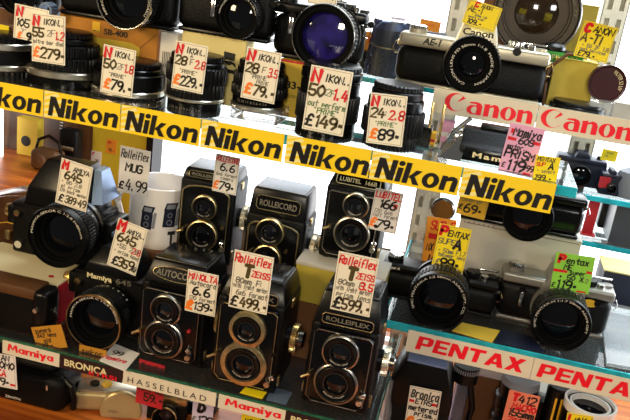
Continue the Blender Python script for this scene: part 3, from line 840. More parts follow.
# cream strip, wide red capitals
pl = at(408.6, 329.3, YR)
polys, WW = word(PEN, 'PENTAX', .08)
lx0 = at(415.5, 345, YR).x; per = at(536.7, 372, YR).x-lx0
for k in range(3):
    xa = (pl.x if k == 0 else lx0+k*per-.006)+.0003; xb = lx0+(k+1)*per-.0063
    t, w = strip(['cream strip with wide red capitals at the left end, over the black prism finder', 'cream strip with wide red capitals at the right, under the camera with the green tag', 'cream strip with wide red capitals beyond the right edge'][k],
                 xa, xb, .0768, .0272, YR-.0005, SIGNC, 'cream and red shelf-edge strips, lower')
    mb = MB()
    outline(mb, polys, facing(lx0+k*per-(xa+xb)/2, -.0012, .0056), (per-.016)/WW, .0172, 0, .12)
    mb.build('lettering', REDINK, t, smooth=False)

# mixed strips on the middle left shelf
def xs(px, py): return at(px, py, 0).x
SM = [('cream strip with red lettering at the far left of the middle shelf', xs(3, 345), xs(60, 360), SIGNC, REDINK, [('Mamiya', .09, .90, .48, .32, .035)]),
      ('dark maroon strip with cream capitals and red letters, under the folded white card', xs(60.5, 362), xs(123.3, 376), MAROON, CREAMINK, [('BRONICA', .07, .76, .46, .42, .03)]),
      ('cream strip with widely spaced small dark capitals, under the twin-lens camera with the 139 tag', xs(123.6, 376), xs(216.5, 398), SIGNC, MAROON, [('HASSELBLAD', .05, .90, .36, .36, .015)]),
      ('cream strip with red lettering under the twin-lens camera tagged 499', xs(218.8, 398), xs(285.7, 415), SIGNC, REDINK, [('Mamiya', .10, .94, .50, .30, .035)]),
      ('dark maroon strip with cream capitals under the twin-lens camera tagged 599', xs(286, 415), xs(352, 430), MAROON, CREAMINK, [('BRONICA', .08, .78, .46, .42, .03)])]
for i, (lab, xa, xb, m, im, ws) in enumerate(SM):
    h = .0172
    t, w = strip(lab, xa+.0002, xb-.0002, -.0022, h, -.0005, m, None)
    mb = MB()
    for tx, a, b_, zc, chh, bo in ws:
        if tx == 'Mamiya':
            mp, mw = word(HEAVY, tx, .06)
            outline(mb, mp, facing(-w+2*w*a, -.0012, h*(zc-chh/2-.02)), 2*w*(b_-a)/mw, h*(chh+.22))
        else:
            text_mb(mb, tx, facing(-w+2*w*a, -.0012, h*(zc-chh/2+.02)), h*(chh+.06), 2*w*(b_-a), bold=bo if tx[0] != 'H' else .0, space=1.5 if tx[0] == 'H' else 1)
    mb.build('lettering', im, t, smooth=False)
    if m is MAROON:
        mb = MB(); text_mb(mb, 'ETRSi', facing(-w+2*w*.47, -.0012, h*.06), h*.32, 2*w*.44, bold=.015)
        mb.build('small_red_lettering', REDINK, t, smooth=False)
# ------------------------------------------------------------------ upper left shelf: lenses, cartons, cameras
def dx(px, w, py, Y): return (at(px+w/2, py, Y)-at(px-w/2, py, Y)).length/2
def ulens(label, px, Y, base, bands, txt='', cap=True):
    """bands = (name, width px, y bottom px, y top px, material, ridges) read at the lens axis"""
    c = at(px, bands[0][2], Y)
    out = []
    for i, (nm, w, yb, yt, m, g) in enumerate(bands):
        z0 = 0 if i == 0 else at(px, yb, Y).z-base
        out.append((nm, dx(px, w, (yb+yt)/2, Y), z0, at(px, yt, Y).z-base, m, g))
    c2 = at(px, bands[len(bands)//2][2], Y)
    return upright_lens(label, c2.x, Y, base, out, cap=cap)

ulens('black lens with a wide golden silver band, at the left edge of the upper shelf', 0, .05, ZN, [
    ('mount_ring', 52, 92, 82, SATIN, 0), ('aperture_ring', 60, 82, 66, RUBBER, 40), ('silver_band', 61, 66, 60, SILVER, 0), ('distance_ring', 58, 60, 46, SATIN, 0), ('chrome_rim', 60, 46, 39, SILVER, 0)])
ulens('black lens with a silver waistband behind the 279 price tag', 66, .052, ZN, [
    ('mount_ring', 66, 108, 94, SATIN, 0), ('aperture_ring', 62, 94, 74, BLACK, 0), ('silver_band', 67, 74, 67, SILVER, 0), ('distance_ring', 60, 67, 54, RUBBER, 44), ('focus_ring', 58, 54, 42, RUBBER, 40), ('filter_ring', 48, 42, 36, SATIN, 0)])
ulens('black lens with thin silver band behind the leftmost 79 price tag', 128, .058, ZN, [
    ('mount_ring', 62, 118, 102, SATIN, 0), ('aperture_ring', 66, 102, 92, RUBBER, 40), ('silver_band', 66, 92, 86, SILVER, 0), ('distance_ring', 64, 86, 70, SATIN, 0), ('filter_ring', 60, 70, 65, BLACK, 0)])
ulens('black lens with ribbed upper rings behind the 229 price tag', 195, .052, ZN, [
    ('mount_ring', 47, 126, 112, BLACK, 0), ('aperture_ring', 50, 112, 98, BLACK, 0), ('chrome_rim', 55, 98, 95, SILVER, 0), ('distance_ring', 54, 95, 80, RUBBER, 36), ('focus_ring', 57, 80, 64, RUBBER, 36), ('filter_ring', 52, 64, 59, SATIN, 0)])
# lens on a clear stand
cs = at(259, 124, .055)
o = thing('display_stand', 'clear plastic block under the lens with the 79 tag near the middle', 'display stand', (cs.x, .055, ZN))
MB().box(-.025, .025, -.024, .024, 0, .0135, .001).build('clear_block', FILM, o)
ulens('black lens with golden silver band raised on a clear block, behind the 79 tag', 259, .055, ZN+.014, [
    ('mount_ring', 50, 117, 108, RUBBER, 40), ('silver_band', 53, 108, 103, SILVER, 0), ('aperture_ring', 50, 103, 95, BLACK, 0), ('distance_ring', 54, 95, 84, RUBBER, 36), ('focus_ring', 52, 84, 72, RUBBER, 36), ('filter_ring', 46, 72, 66, SATIN, 0)])
ulens('tall black lens behind the 149 price tag', 326, .045, ZN, [
    ('mount_ring', 52, 150, 136, SATIN, 0), ('aperture_ring', 58, 136, 118, BLACK, 0), ('distance_ring', 62, 118, 92, RUBBER, 44), ('focus_ring', 58, 92, 78, SATIN, 0), ('filter_ring', 60, 78, 68, BLACK, 0)])
ulens('tall black lens with stepped ribbed rings behind the 89 price tag', 391, .045, ZN, [
    ('mount_ring', 48, 164, 146, SATIN, 0), ('aperture_ring', 54, 146, 132, RUBBER, 40), ('distance_ring', 62, 132, 108, RUBBER, 44), ('focus_ring', 56, 108, 96, BLACK, 0), ('filter_ring', 52, 96, 88, SATIN, 0)])

def box_px(label, tl, tr, Y, depth, base, m, **k):
    a, b = at(*tl, Y), at(*tr, Y)
    t = carton(label, a.x, b.x, Y, Y+depth, base, (a.z+b.z)/2, m, **k)
    t['w'] = (b.x-a.x)/2; 
    return t, (b.x-a.x)/2, -depth/2, (a.z+b.z)/2-base
# amber flash carton with mustard lower panel
t, w, f, h = box_px('amber flashgun carton with a yellow square mark and mustard lower panel', (60, 14), (158.5, 29), .092, .022, ZN, BOXGOLD)
top_sb = ZN+h
panel(t, 'mustard_panel', BOXYEL, 0, 0, 0, 0, f-.0005, [(-w*.55, .001), (w*.66, .001), (w*.66, h*.66), (w*.50, h*.72), (-w*.48, h*.72)])
panel(t, 'yellow_mark', GOLDY, -w*.32, -w*.16, h*.80, h*.965, f-.0005)
mb = MB(); text_mb(mb, 'SB-400', facing(-w*.08, f-.0009, h*.79), .0062, w*.48, bold=.02); 
text_mb(mb, 'NIKON', facing(-w*.315, f-.0009, h*.805), .0016, w*.14, bold=.04); mb.build('lettering', IK, t, smooth=False)
mb = MB(); ribbon(mb, [(w*.985, h*.93), (w*.66, h*.66)], .0005, facing(0, f-.0009, 0)); mb.build('flap_crease', TAN, t, smooth=False)
# white narrow carton between the two
t, w, f, h = box_px('narrow white carton between the amber and the cream cartons', (161, 30), (178, 37), .088, .026, ZN, BOXWHITE)
mb = MB()
for k in range(6): mb.box(-w*.6+k*w*.2, -w*.55+k*w*.2, f-.0007, f-.0003, h*.45, h*.7)
mb.build('barcode_print', IK, t, smooth=False)
t, w, f, h = box_px('cream carton with a printed top hat and bow tie mark', (182.5, 30.5), (247, 42.5), .086, .028, ZN, BOXCREAM)
top_cr = ZN+h
mb = MB(); T = facing(w*.52, f-.0009, h*.70)
mb.add([(-.006, .0, 0), (.006, -.001, 0), (.0065, .007, 0), (-.0065, .008, 0)], [(0, 1, 2, 3)], T)
mb.add([(-.0085, -.0085, 0), (-.004, -.0045, 0), (0, -.0065, 0), (.004, -.0045, 0), (.0085, -.0085, 0), (.0075, -.0035, 0), (.003, -.0015, 0), (-.003, -.0015, 0), (-.0075, -.0035, 0)], [(0, 1, 8), (1, 2, 6, 7), (2, 3, 6), (3, 4, 5), (1, 7, 8), (3, 5, 6)], T)
mb.add([(-.0095, -.014, 0), (.0095, -.015, 0), (.010, -.011, 0), (-.010, -.010, 0)], [(0, 1, 2, 3)], T)
mb.build('printed_mark', IK, t, smooth=False)
t, w, f, h = box_px('mustard carton with a red top edge and printed numbers, between the 79 and 149 tags', (281, 59), (352, 71), .084, .030, ZN, BOXYEL)
top_rd = ZN+h
panel(t, 'red_edge', BOXRED, -w, w, h-.0018, h+.0004, f-.0005)
mb = MB(); text_mb(mb, '83-405', facing(-w*.80, f-.0009, h*.52), .0075, w*.95, bold=.03); text_mb(mb, 'NIKON LENS', facing(-w*.8, f-.0009, h*.36), .0032, w*.6); mb.build('lettering', IK, t, smooth=False)

def slr_px(label, lp, rp, L, Yf, Z, xl, xr, yt, D, cover, **k):
    yl = Yf-L-.004
    lc = at(*lp, yl); r = (at(lp[0]+rp, lp[1], yl)-lc).length
    a, b = at(*xl, Yf), at(*xr, Yf)
    W = b.x-a.x; X = (a.x+b.x)/2
    H = at(*yt, Yf).z-Z
    return slr(label, X, Yf, Z, W, D, H, cover, lc.x-X, lc.z-Z, r, L, **k)
slr_px('big black camera with a chrome-rimmed lens on top of the amber carton', (124, -1), 28, .030, .085, top_sb+.0008, (58, -6), (174.5, 12), (110, -50), .030, SATIN, rim=CHROME, txt='NIKKOR-S AUTO 1:1.4 f=50mm NIPPON KOGAKU', top=.25)
slr_px('black camera with a 28 mm lens reflecting a round lamp, above the cream carton', (236.6, 16.6), 21.5, .022, .083, top_cr+.0008, (176.5, 14), (270.5, 32), (220, -40), .028, SATIN, txt='NIKKOR-H AUTO 1:3.5 f=28mm', top=.25)
slr_px('black camera whose wide lens glows purple and blue, above the mustard carton', (323, 37), 32, .036, .083+.008, top_rd+.0008, (272, 36), (361, 56), (300, 4), .022, SATIN, gl=GLASSP, rim=DARKRIM, rg=.86, prism=(.03, .008, .3), lever=False)
# camera at the far left, top
slr_px('black camera behind the overlapping tags at the top left corner', (16, -8), 20, .024, .092, ZN+.064, (-30, -10), (54, -2), (10, -45), .022, SATIN, top=.25, lever=False)
t, w, f, h = box_px('dark carton under the camera at the top left corner', (-30, 22), (57, 36), .088, .026, ZN, BOXBROWN)
q = at(45, 5, .07)
ulens_t = thing('lens_hood_ring', 'silver blue knurled ring beside the lens at the top left', 'lens ring', (q.x, .074, ZN+.064))
MB().lathe([(.006, 0), (.0085, .0), (.0085, .014), (.006, .014), (.006, 0)], front(0, .010, .0086), gear=26, gd=.06).build('knurled_ring', BLUEP, ulens_t)

# ------------------------------------------------------------------ upper right shelf
YA = .145
ae = slr_px('silver and black single-lens reflex camera with engraved name on its prism', (471.5, 65), 29.5, .034, YA, ZC, (398, 46), (546, 80), (424, 34.6), .030, SATCHROME, top=.25, tr=.66, th=.085,
       prism=(.048, .021, .3), brand='Canon', model='AE-1', txt='CANON LENS FD 50mm 1:1.8  MADE IN JAPAN', mx=-.34, rg=.47, rz=0, ink=None, msize=.5, lug_m=BRASS, timer=False)
k_ = at(517, 52, YA)-ae.location
MB().lathe([(1e-5, .0015), (.0042, .0015), (.0046, 0)], front(k_.x, -.0150, k_.z), 24).build('sensor_button', SATIN, ae)
c = at(440, 60, YA)
t, w, f, h = box_px('large dark brown carton behind the silver and black camera', (490, -30), (570, -14), .262, .05, ZC, BOXBROWN)
def front_lens(label, px, py, rpx, Y, L, base, m, gl, txt, rg=.6, rim=None):
    c = at(px, py, Y); r = (at(px+rpx, py, Y)-c).length
    t = thing('camera_lens', label, 'lens', (c.x, Y+L, base))
    lens(t, 0, 0, c.z-base, r, L, rim or SATIN, gl, txt, rg, name='lens_barrel', ink=DIMINK, baf=HAZE)
    zz = c.z-base
    if zz-r > .003:
        MB().box(-.02, .02, -L*.7, -.002, 0, zz-r*.9+.002, .002).build('foot_block', SATIN, t)
    return t
front_lens('very large dark reflected lens facing out above the silver and black camera', 537, 13, 45, .215, .04, ZC, SATIN, GLASSH, 'CANON LENS 1:2.8 f=28-70mm 77', .5, LBROWN)  # lens reflection in the glass, built as a solid lens in haze colours
t, w, f, h = box_px('olive carton beside the large dark lens, upper right', (568, 2), (600, 8), .26, .04, ZC, BOXOLIVE)
t, w, f, h = box_px('olive yellow pouch box with a brown strap, above the red serif strip', (556, 57), (599, 65), .165, .03, ZC, BOXOLIVE)
pts = [(-w-.004, f-.002, .002), (-w-.006, f-.002, h*.45), (-w-.002, f-.003, h*.8), (-w*.5, f-.003, h+.004), (0, f-.001, h+.006), (w*.6, f, h+.005)]
s_ = MB()
for i in range(len(pts)-1):
    s_.box(-.0045, .0045, 0, .003, -.002, (Vector(pts[i+1])-Vector(pts[i])).length+.002, .001, T=Matrix.Translation(pts[i]) @ (Vector(pts[i+1])-Vector(pts[i])).to_track_quat('Z', 'Y').to_matrix().to_4x4())
tag(s_.build('leather_strap', TAN, None), 'brown leather strap around the olive yellow pouch box', 'strap').location = t.location
# film tin and black case behind it
p = at(556, 50, .175)
t = thing('film_case', 'black case with a green printed band behind the silver camera right end', 'case', (p.x, .186, ZC))
hz = p.z-ZC
MB().box(-.024, .030, -.012, .012, 0, hz, .003).build('case_body', BLACK, t)
MB().box(-.0245, .0305, -.0125, -.010, hz*.78, hz*.97, .0005).build('green_band', FILMGREEN, t)
MB().lathe([(1e-5, 0), (.0118, 0), (.0118, .004), (.009, .007), (1e-5, .009)], upm(-.001, 0, hz-.001)).build('domed_lid', SATIN, t)
mb = MB(); text_mb(mb, 'FUJI FILM 36', facing(-.02, -.0129, hz*.82), hz*.1, .045); mb.build('lettering', CREAMINK, t, smooth=False)
# wine brown lens cap standing on edge
p = at(607, 84, .135); r = (at(627, 84, .135)-p).length
t = thing('filter_disc', 'round wine brown filter disc standing at the right, above the red serif strip', 'filter', (p.x, .137, ZC))
T = Matrix.Translation((0, 0, p.z-ZC)) @ Matrix.Rotation(R(8), 4, 'Z') @ Matrix.Rotation(R(90), 4, 'X')
MB().lathe([(1e-5, .001), (r*.86, .001), (r*.9, .0025), (r, .003), (r, -.004), (r*.9, -.004), (r*.86, -.002), (1e-5, -.002)], T, 48).build('cap_disc', PURPLEP, t)
mb = MB(); ring_text(mb, 'FILTER 52 UV', 0, -.0013, p.z-ZC, r*.62, .004, 25, spread=90); mb.build('lettering', CREAMINK, t, smooth=False)
MB().box(-.012, .012, -.006, .008, 0, max(.004, p.z-ZC-r+.003), .001).build('clear_foot', FILM, t)
ulens('short black lens standing on its face under the wine brown cap', 575, .150, ZC, [
    ('mount_ring', 56, 128, 118, SATIN, 0), ('distance_ring', 58, 118, 104, BLACK, 0), ('filter_ring', 52, 104, 101, SATIN, 0)], cap=False)
t, w, f, h = box_px('grey brown card box at the far right end of the upper right shelf', (604, 100), (650, 109), .16, .04, ZC, BOXGREY)
# ------------------------------------------------------------------ finder etc. on the right end of the upper-left shelf
p0, p1 = at(456, 165, .03), at(530, 181, .03)
t = thing('prism_finder', 'black metering prism finder with cream engraved name, right end of the long upper shelf', 'viewfinder', ((p0.x+p1.x)/2, .055, ZN))
w = (p1.x-p0.x)/2; hz = at(490, 133, .04).z-ZN
MB().sideprism([(-.025, 0), (.03, 0), (.03, hz*.8), (.012, hz), (-.006, hz), (-.019, hz*.55), (-.025, hz*.5)], -w, w, .003).build('finder_body', LEATHER, t)
MB().box(-w*.9, w*.9, -.0262, -.022, hz*.06, hz*.46, .002).build('name_panel', BLACK, t)
MB().box(-w*.55, w*.55, -.004, .012, hz-.001, hz+.005, .002).build('top_cover', SATIN, t)
mb = MB(); text_mb(mb, 'Mamiya', facing(-w*.62, -.0266, hz*.18), hz*.17, w*1.3, bold=.03, space=1.3); mb.build('lettering', CREAMINK, t, smooth=False)
MB().box(-w-.012, -w+.001, -.012, .018, hz*.15, hz*.8, .003).build('side_bracket', CHROME, t)
# chrome strap bracket piece and small black film box
p = at(418, 152, .06)
t = carton('small black film box beside the 89 tag lens', p.x-.010, p.x+.010, .055, .075, ZN, ZN+.020, BLACK, group=None)
p = at(449, 166, .035)
t = thing('metal_bracket', 'bright folded metal bracket leaning beside the prism finder', 'bracket', (p.x, .035, ZN))
MB().add([(-.012, -.012, .0), (.010, -.012, .0), (.014, .012, .026), (-.006, .014, .020), (-.012, -.010, -.0), (.010, -.010, .0015), (.014, .014, .0275), (-.006, .016, .0215)], [(0, 1, 2, 3), (4, 5, 6, 7), (0, 1, 5, 4), (1, 2, 6, 5), (2, 3, 7, 6), (3, 0, 4, 7)]).build('folded_plate', CHROME, t, smooth=False)
MB().tube([(-.010, .004, .004), (-.002, .006, .024), (.012, .008, .040)], .0022, 10).build('chrome_rod', CHROME, t)
p = at(434, 135, .085)
t = thing('brass_frame', 'gilt metal picture frame edge standing under the left end of the cream sign', 'frame', (p.x, .085, ZN))
for xx in (-.008, .004): MB().box(xx, xx+.003, 0, .003, 0, .042, .0005).build('frame_bar', BRASS, t)
MB().box(-.008, .007, 0, .003, .0, .004, .0005).build('frame_foot', BRASS, t)

# bright film cartons crowded under the left end of the red serif strip
def film_carton(label, x0, x1, yt, Y, dep, m, band):
    a, b_ = at(x0, yt+8, Y), at(x1, yt+10, Y)
    t = carton(label, a.x, b_.x, Y, Y+dep, ZN, at((x0+x1)/2, yt, Y).z, m, group='film cartons under the red serif strip')
    w = (b_.x-a.x)/2; h = at((x0+x1)/2, yt, Y).z-ZN
    panel(t, 'printed_band', band, -w, w, h*.30, h*.52, -dep/2-.0004)
    return t
film_carton('small yellow film carton just right of the black film box', 427, 434.5, 133, .072, .012, GOLDY, BOXRED)
film_carton('pink film carton behind the gilt frame edge', 438, 453, 122, .098, .014, PINK, CERAMIC)
film_carton('yellow and red film carton left of the black prism finder', 457, 468, 128, .094, .016, YEL, BOXRED)
# ------------------------------------------------------------------ middle left shelf
def tlr_px(label, lo, rl, up, ru, Yf, Z, xl, xr, ytop, yhood, D, style, name, **k):
    Yl = Yf-.012
    a, b = at(*xl, Yf), at(*xr, Yf); W = b.x-a.x; X = (a.x+b.x)/2
    l, u = at(*lo, Yl), at(*up, Yl)
    r1 = (at(lo[0]+rl, lo[1], Yl)-l).length; r2 = (at(up[0]+ru, up[1], Yl)-u).length
    H = at(*ytop, Yf).z-Z
    hh = at(*yhood, Yf+D*.25).z-Z-H
    return tlr(label, X, Yf, Z, W, D, H, hh, l.z-Z, u.z-Z, r1, r2, style, name, lx=(l.x+u.x)/2-X, **k)
# cartons carrying the back row
box1, w, f, h = box_px('plain dark carton under the twin-lens camera tagged 79 beside the mug', (172, 262), (236, 277), .128, .075, ZM, BOXBROWN); zb1 = ZM+h
box2, w, f, h = box_px('plain brown carton under the middle twin-lens camera of the back row', (240, 283), (296, 296), .128, .075, ZM, BOXBROWN); zb2 = ZM+h
box3, w, f, h = box_px('mustard carton with pale lid under the right twin-lens camera of the back row', (297, 259), (386, 275), .112, .095, at(310, 300, .112).z, BOXOLIVE); zb3 = at(310, 300, .112).z+h
box3b, w3, f3, h3 = box_px('low dark carton under the mustard one, between the twin-lens cameras', (294, 302), (384, 318), .114, .09, ZM, BOXBROWN)
box3.location.z = h3+.0014; zb3 = h3+.0014+h+.0004
MB().box(-w-.0006, w+.0006, f-.0006, -f+.0006, h-.004, h+.0008, .0006).build('pale_lid', BOXGREY, box3)

tlr_px('twin-lens camera with backlit grey sides tagged 6.6 and 79, beside the white mug', (199, 236), 15.5, (202, 208), 12.5, .140, zb1+.0008, (176, 232), (228.5, 243), (215, 182.5), (205, 168), .062, 'cord', 'ROLLEICORD', rz=R(3), knob=True, rim=BEZEL)
tlr_px('twin-lens camera with framed nameplate, middle of the back row', (266, 259.5), 14.5, (269, 233), 14.5, .140, zb2+.0008, (243, 250), (300, 265), (290, 220), (283, 190), .062, 'cord', 'ROLLEICORD', rim=BEZEL, knob=True)
tlr_px('plastic twin-lens camera with printed nameplate, right end of the back row', (351, 234.8), 18.5, (355.5, 206.7), 13.5, .135, zb3+.0008, (322, 222), (379.5, 236), (358, 189.5), (362, 172.5), .066, 'lubitel', 'LUBITEL  166B', rim=SILVER, knob=False)

tlr_px('twin-lens camera with oval nameplate tagged 6.6 and 139, front row', (162.4, 340.4), 19.5, (165, 311), 15.5, .032, ZM, (138.5, 326), (203, 341), (180, 288), (185, 262), .074, 'autocord', 'AUTOCORD', knob='brass', rim=NICKEL)
tlr_px('twin-lens camera with golden figure-eight lens bezel tagged 499, front row', (241.7, 365.2), 23, (247.3, 331), 18.5, .016, ZM, (213.5, 345), (278.5, 360), (254, 302), (262, 278), .074, 'flex', 'ROLLEIFLEX', knob='brass', rim=BEZEL, bz=.74)
tlr_px('twin-lens camera with silver-grey lens bezel tagged 599, right end of the front row', (335, 385), 22.5, (340, 354), 19, .018, ZM, (305.5, 366), (372, 382), (343, 327), (352, 292), .074, 'flex', 'ROLLEIFLEX', rim=NICKEL)

# ivory carton with red side, and medium-format reflexes
box4, w, f, h = box_px('ivory carton with a red side in front of the wooden panel, lower left', (-40, 268), (57, 281), .052, .085, ZM, BOXIVORY, lid=False); zb4 = ZM+h
panel(box4, 'dark_edge_tape', BOXBROWN, w-.0035, w+.0002, 0, h, f-.0004)
o = MB().box(w-.0002, w+.0006, f+.003, -f-.002, .0, h-.002).build('red_side', BOXRED, box4)
mb = MB(); mb.lathe([(1e-5, 0), (.0035, 0)], Matrix.Translation((w*.70, f+.02, h+.0004)), 20); mb.build('red_seal', BOXRED, box4, smooth=False)
t = thing('red_card', 'red glossy card standing beside the ivory carton, behind the lower left camera', 'card', (at(78, 300, .060).x+.002, .066, ZM))
MB().add([(-.012, .0, 0), (.002, .0, 0), (.020, .004, .062), (.000, .004, .060), (-.012, .0012, 0), (.002, .0012, 0), (.020, .0052, .062), (.0, .0052, .060)], [(0, 1, 2, 3), (4, 5, 6, 7), (0, 1, 5, 4), (1, 2, 6, 5), (2, 3, 7, 6), (3, 0, 4, 7)]).build('card_sheet', BOXRED, t, smooth=False)

def reflex645(label, lp, rp, L, Yf, Z, xl, xr, yt, D, rim, name, grip=False, rz=0, hbf=.70, text=True):
    yl = Yf-L-.004
    lc = at(*lp, yl); r = (at(lp[0]+rp, lp[1], yl)-lc).length
    a, b = at(*xl, Yf), at(*xr, Yf); W = b.x-a.x; X = (a.x+b.x)/2; H = at(*yt, Yf).z-Z
    t = thing('medium_format_camera', label, 'camera', (X, Yf+D/2, Z), rz, 'medium-format reflex cameras')
    f = -D/2; lx = lc.x-X; lz = lc.z-Z
    hb = H*hbf
    MB().box(-W/2, W/2, f, D/2, 0, hb, .004, 3).build('body', LEATHER, t)
    MB().box(-W/2+.001, W/2-.001, f-.001, D/2-.001, hb-.003, hb+.002, .001).build('body_shoulder', SATIN, t)
    # prism finder with raked front and sloping shoulders
    pb = [(-W*.38, f*.92, hb), (W*.42, f*.92, hb), (W*.42, D*.46, hb), (-W*.38, D*.46, hb), (-W*.34, f*.86, hb+(H-hb)*.42), (W*.38, f*.86, hb+(H-hb)*.42), (W*.38, D*.46, hb+(H-hb)*.42), (-W*.34, D*.46, hb+(H-hb)*.42), (-W*.20, f*.35, H), (W*.30, f*.35, H), (W*.28, D*.30, H), (-W*.18, D*.30, H)]
    bm = bmesh.new(); bv = [bm.verts.new(q) for q in pb]
    for q in ((0, 3, 2, 1), (0, 1, 5, 4), (1, 2, 6, 5), (2, 3, 7, 6), (3, 0, 4, 7), (4, 5, 9, 8), (5, 6, 10, 9), (6, 7, 11, 10), (7, 4, 8, 11), (8, 9, 10, 11)):
        bm.faces.new([bv[k] for k in q])
    bmesh.ops.bevel(bm, geom=bm.edges[:], offset=.002, segments=2, profile=.5, affect='EDGES')
    MB().bm(bm).build('prism_finder', SATIN, t)
    if text:
        zz = hb-.0046; yy = f-.0016
        mb = MB(); text_mb(mb, name.split()[0], facing(-W*.30, yy, zz), .0060, W*.36, bold=.03); mb.build('maker_lettering', CREAMINK, t, smooth=False)
        mb = MB(); text_mb(mb, name.split()[1], facing(W*.12, yy, zz), .0064, W*.22, bold=.01); mb.build('model_lettering', DIMINK, t, smooth=False)
    MB().lathe([(r*.9, 0), (r*.9, .006)], front(lx, f+.0002, lz), 44).build('mount_collar', DARKRIM, t)
    lens(t, lx, f-.004, lz, r, L, rim, GLASSB, 'MAMIYA-SEKOR C 1:2.8 f=80mm', .62, gear=60)
    k = MB().box(-W/2-.010, -W/2+.001, f+.004, D*.1, hb*.55, hb*.92, .003).build('winding_housing', SATIN, t)
    MB().lathe([(.008, 0), (.009, .004), (.009, .010), (.006, .011), (1e-5, .011)], side(-W/2-.0205, f*.3, hb*.72), gear=24, gd=.08).build('winding_crank', BRASS, k)
    MB().lathe([(.0035, 0), (.004, .002), (.004, .006), (1e-5, .0065)], front(-W*.42, f+.0002, hb*.84), gear=22, gd=.06).build('shutter_dial', BRASS, t)
    MB().cyl((-W*.40, f+.0003, hb*.2), (-W*.40, f-.005, hb*.2), .005).build('shutter_button', CHROME, t)
    if grip:
        g = MB().add([(W*.40, f*.9, hb+(H-hb)*.30), (W*.50, f*.7, hb+(H-hb)*.30), (W*.50, D*.4, hb+(H-hb)*.30), (W*.40, D*.4, hb+(H-hb)*.30), (W*.33, f*.2, H*.97), (W*.40, f*.15, H*.96), (W*.40, D*.3, H*.96), (W*.33, D*.3, H*.97)], [(0, 3, 2, 1), (4, 5, 6, 7), (0, 1, 5, 4), (1, 2, 6, 5), (2, 3, 7, 6), (3, 0, 4, 7)]).build('highlight_plate', BLUEP, t, smooth=False)  # pale blue highlight on the finder's right slope, built as a plate
        gr = MB().box(W/2-.001, W/2+.016, f+.004, D*.45, .006, hb-.003, .004).build('motor_grip', SATIN, t)
        for zz in (.25, .5, .75): MB().box(W/2+.0155, W/2+.0175, f+.006, D*.4, hb*zz-.003, hb*zz+.003, .0008).build('grip_rail', BLUEP, gr)
    for s in (-1, 1):
        MB().cyl((s*W/2, 0, hb-.012), (s*(W/2+.003), 0, hb-.012), .003).build('strap_lug', CHROME, t)
    return t
reflex645('medium-format reflex with a wide dark lens tagged 389, on the ivory carton', (55.5, 238), 29, .050, .115, zb4+.0008, (12, 212), (98, 228), (70, 168), .06, SATIN, 'Mamiya 645', grip=True, hbf=.52, text=False)
reflex645('medium-format reflex with a golden-rimmed lens tagged 359, front row at the left', (93, 322.5), 27, .046, .066, ZM, (73, 300), (141, 315), (118, 255), .05, BRASS, 'Mamiya 645')

# mug on a small carton
boxm, w, f, h = box_px('brown carton under the white mug', (122, 247), (172, 256), .130, .07, ZM, BOXBROWN); zbm = ZM+h
pm = at(148, 215, .135); rm = (at(178, 200, .150)-at(119, 190, .150)).length/2
t = thing('mug', 'white ceramic mug printed with old cameras behind the 4.99 tag', 'mug', (pm.x, .135+rm-.001, zbm+.0006))
hm = at(150, 181, .165).z-zbm
MB().lathe([(1e-5, 0), (rm*.92, 0), (rm*.97, .003), (rm, .008), (rm, hm-.001), (rm-.0012, hm), (rm-.003, hm-.001), (rm-.0035, .006), (1e-5, .005)], upm(0, 0, 0), 64).build('cup', CERAMIC, t)
MB().tube([(-rm+.002, .0, hm*.78), (-rm-.014, .0, hm*.75), (-rm-.021, .0, hm*.52), (-rm-.014, .0, hm*.28), (-rm+.002, .0, hm*.24)], .0045, 12).build('handle', CERAMIC, t)
def wrap(mb):
    mb.v = [((rm+.0003)*math.sin(x/rm), -(rm+.0003)*math.cos(x/rm), z) for x, y, z in mb.v]
    return mb
def grid_rect(mb, x0, x1, z0, z1, sk=0., n=6):
    for i in range(n):
        a = x0+(x1-x0)*i/n; b_ = x0+(x1-x0)*(i+1)/n
        mb.add([(a, 0, z0), (b_, 0, z0), (b_+sk, 0, z1), (a+sk, 0, z1)], [(0, 1, 2, 3)])
def arcdisc(mb, cx, cz, r0, r1, n=16):
    for k in range(n):
        a0 = 2*math.pi*k/n; a1 = 2*math.pi*(k+1)/n
        mb.add([(cx+r0*math.cos(a0), 0, cz+r0*math.sin(a0)), (cx+r1*math.cos(a0), 0, cz+r1*math.sin(a0)), (cx+r1*math.cos(a1), 0, cz+r1*math.sin(a1)), (cx+r0*math.cos(a1), 0, cz+r0*math.sin(a1))], [(0, 1, 2, 3)])
def lifted(mb, k):
    wrap(mb); mb.v = [(x*k, y*k, z) for x, y, z in mb.v]
    return mb
for nm, cx, zb, sc in (('left', -.002, hm*.34, 1.0), ('right', .027, hm*.40, 1.05)):
    q = .0075*sc; hh = hm*.26*sc
    mb = MB(); grid_rect(mb, cx-q, cx+q, zb, zb+hh, .0015); grid_rect(mb, cx-q*.9, cx+q*1.1, zb+hh, zb+hh*1.45, .003); wrap(mb).build('printed_camera', NAVY, t, smooth=False)
    mb = MB(); grid_rect(mb, cx+q*1.05, cx+q*1.55, zb+.002, zb+hh*1.1, .002); grid_rect(mb, cx-q*.5, cx+q*.9, zb+hh*1.1, zb+hh*1.36, .001)
    arcdisc(mb, cx+.0006, zb+hh*.28, .0026*sc, .0036*sc); arcdisc(mb, cx+.0009, zb+hh*.72, .0022*sc, .0031*sc)
    lifted(mb, 1.006).build('printed_shading', GREYP, t, smooth=False)
mb = MB(); grid_rect(mb, .0300, .0330, hm*.10, hm*.30); grid_rect(mb, .0265, .0365, hm*.27, hm*.33); wrap(mb).build('printed_letter', IK, t, smooth=False)
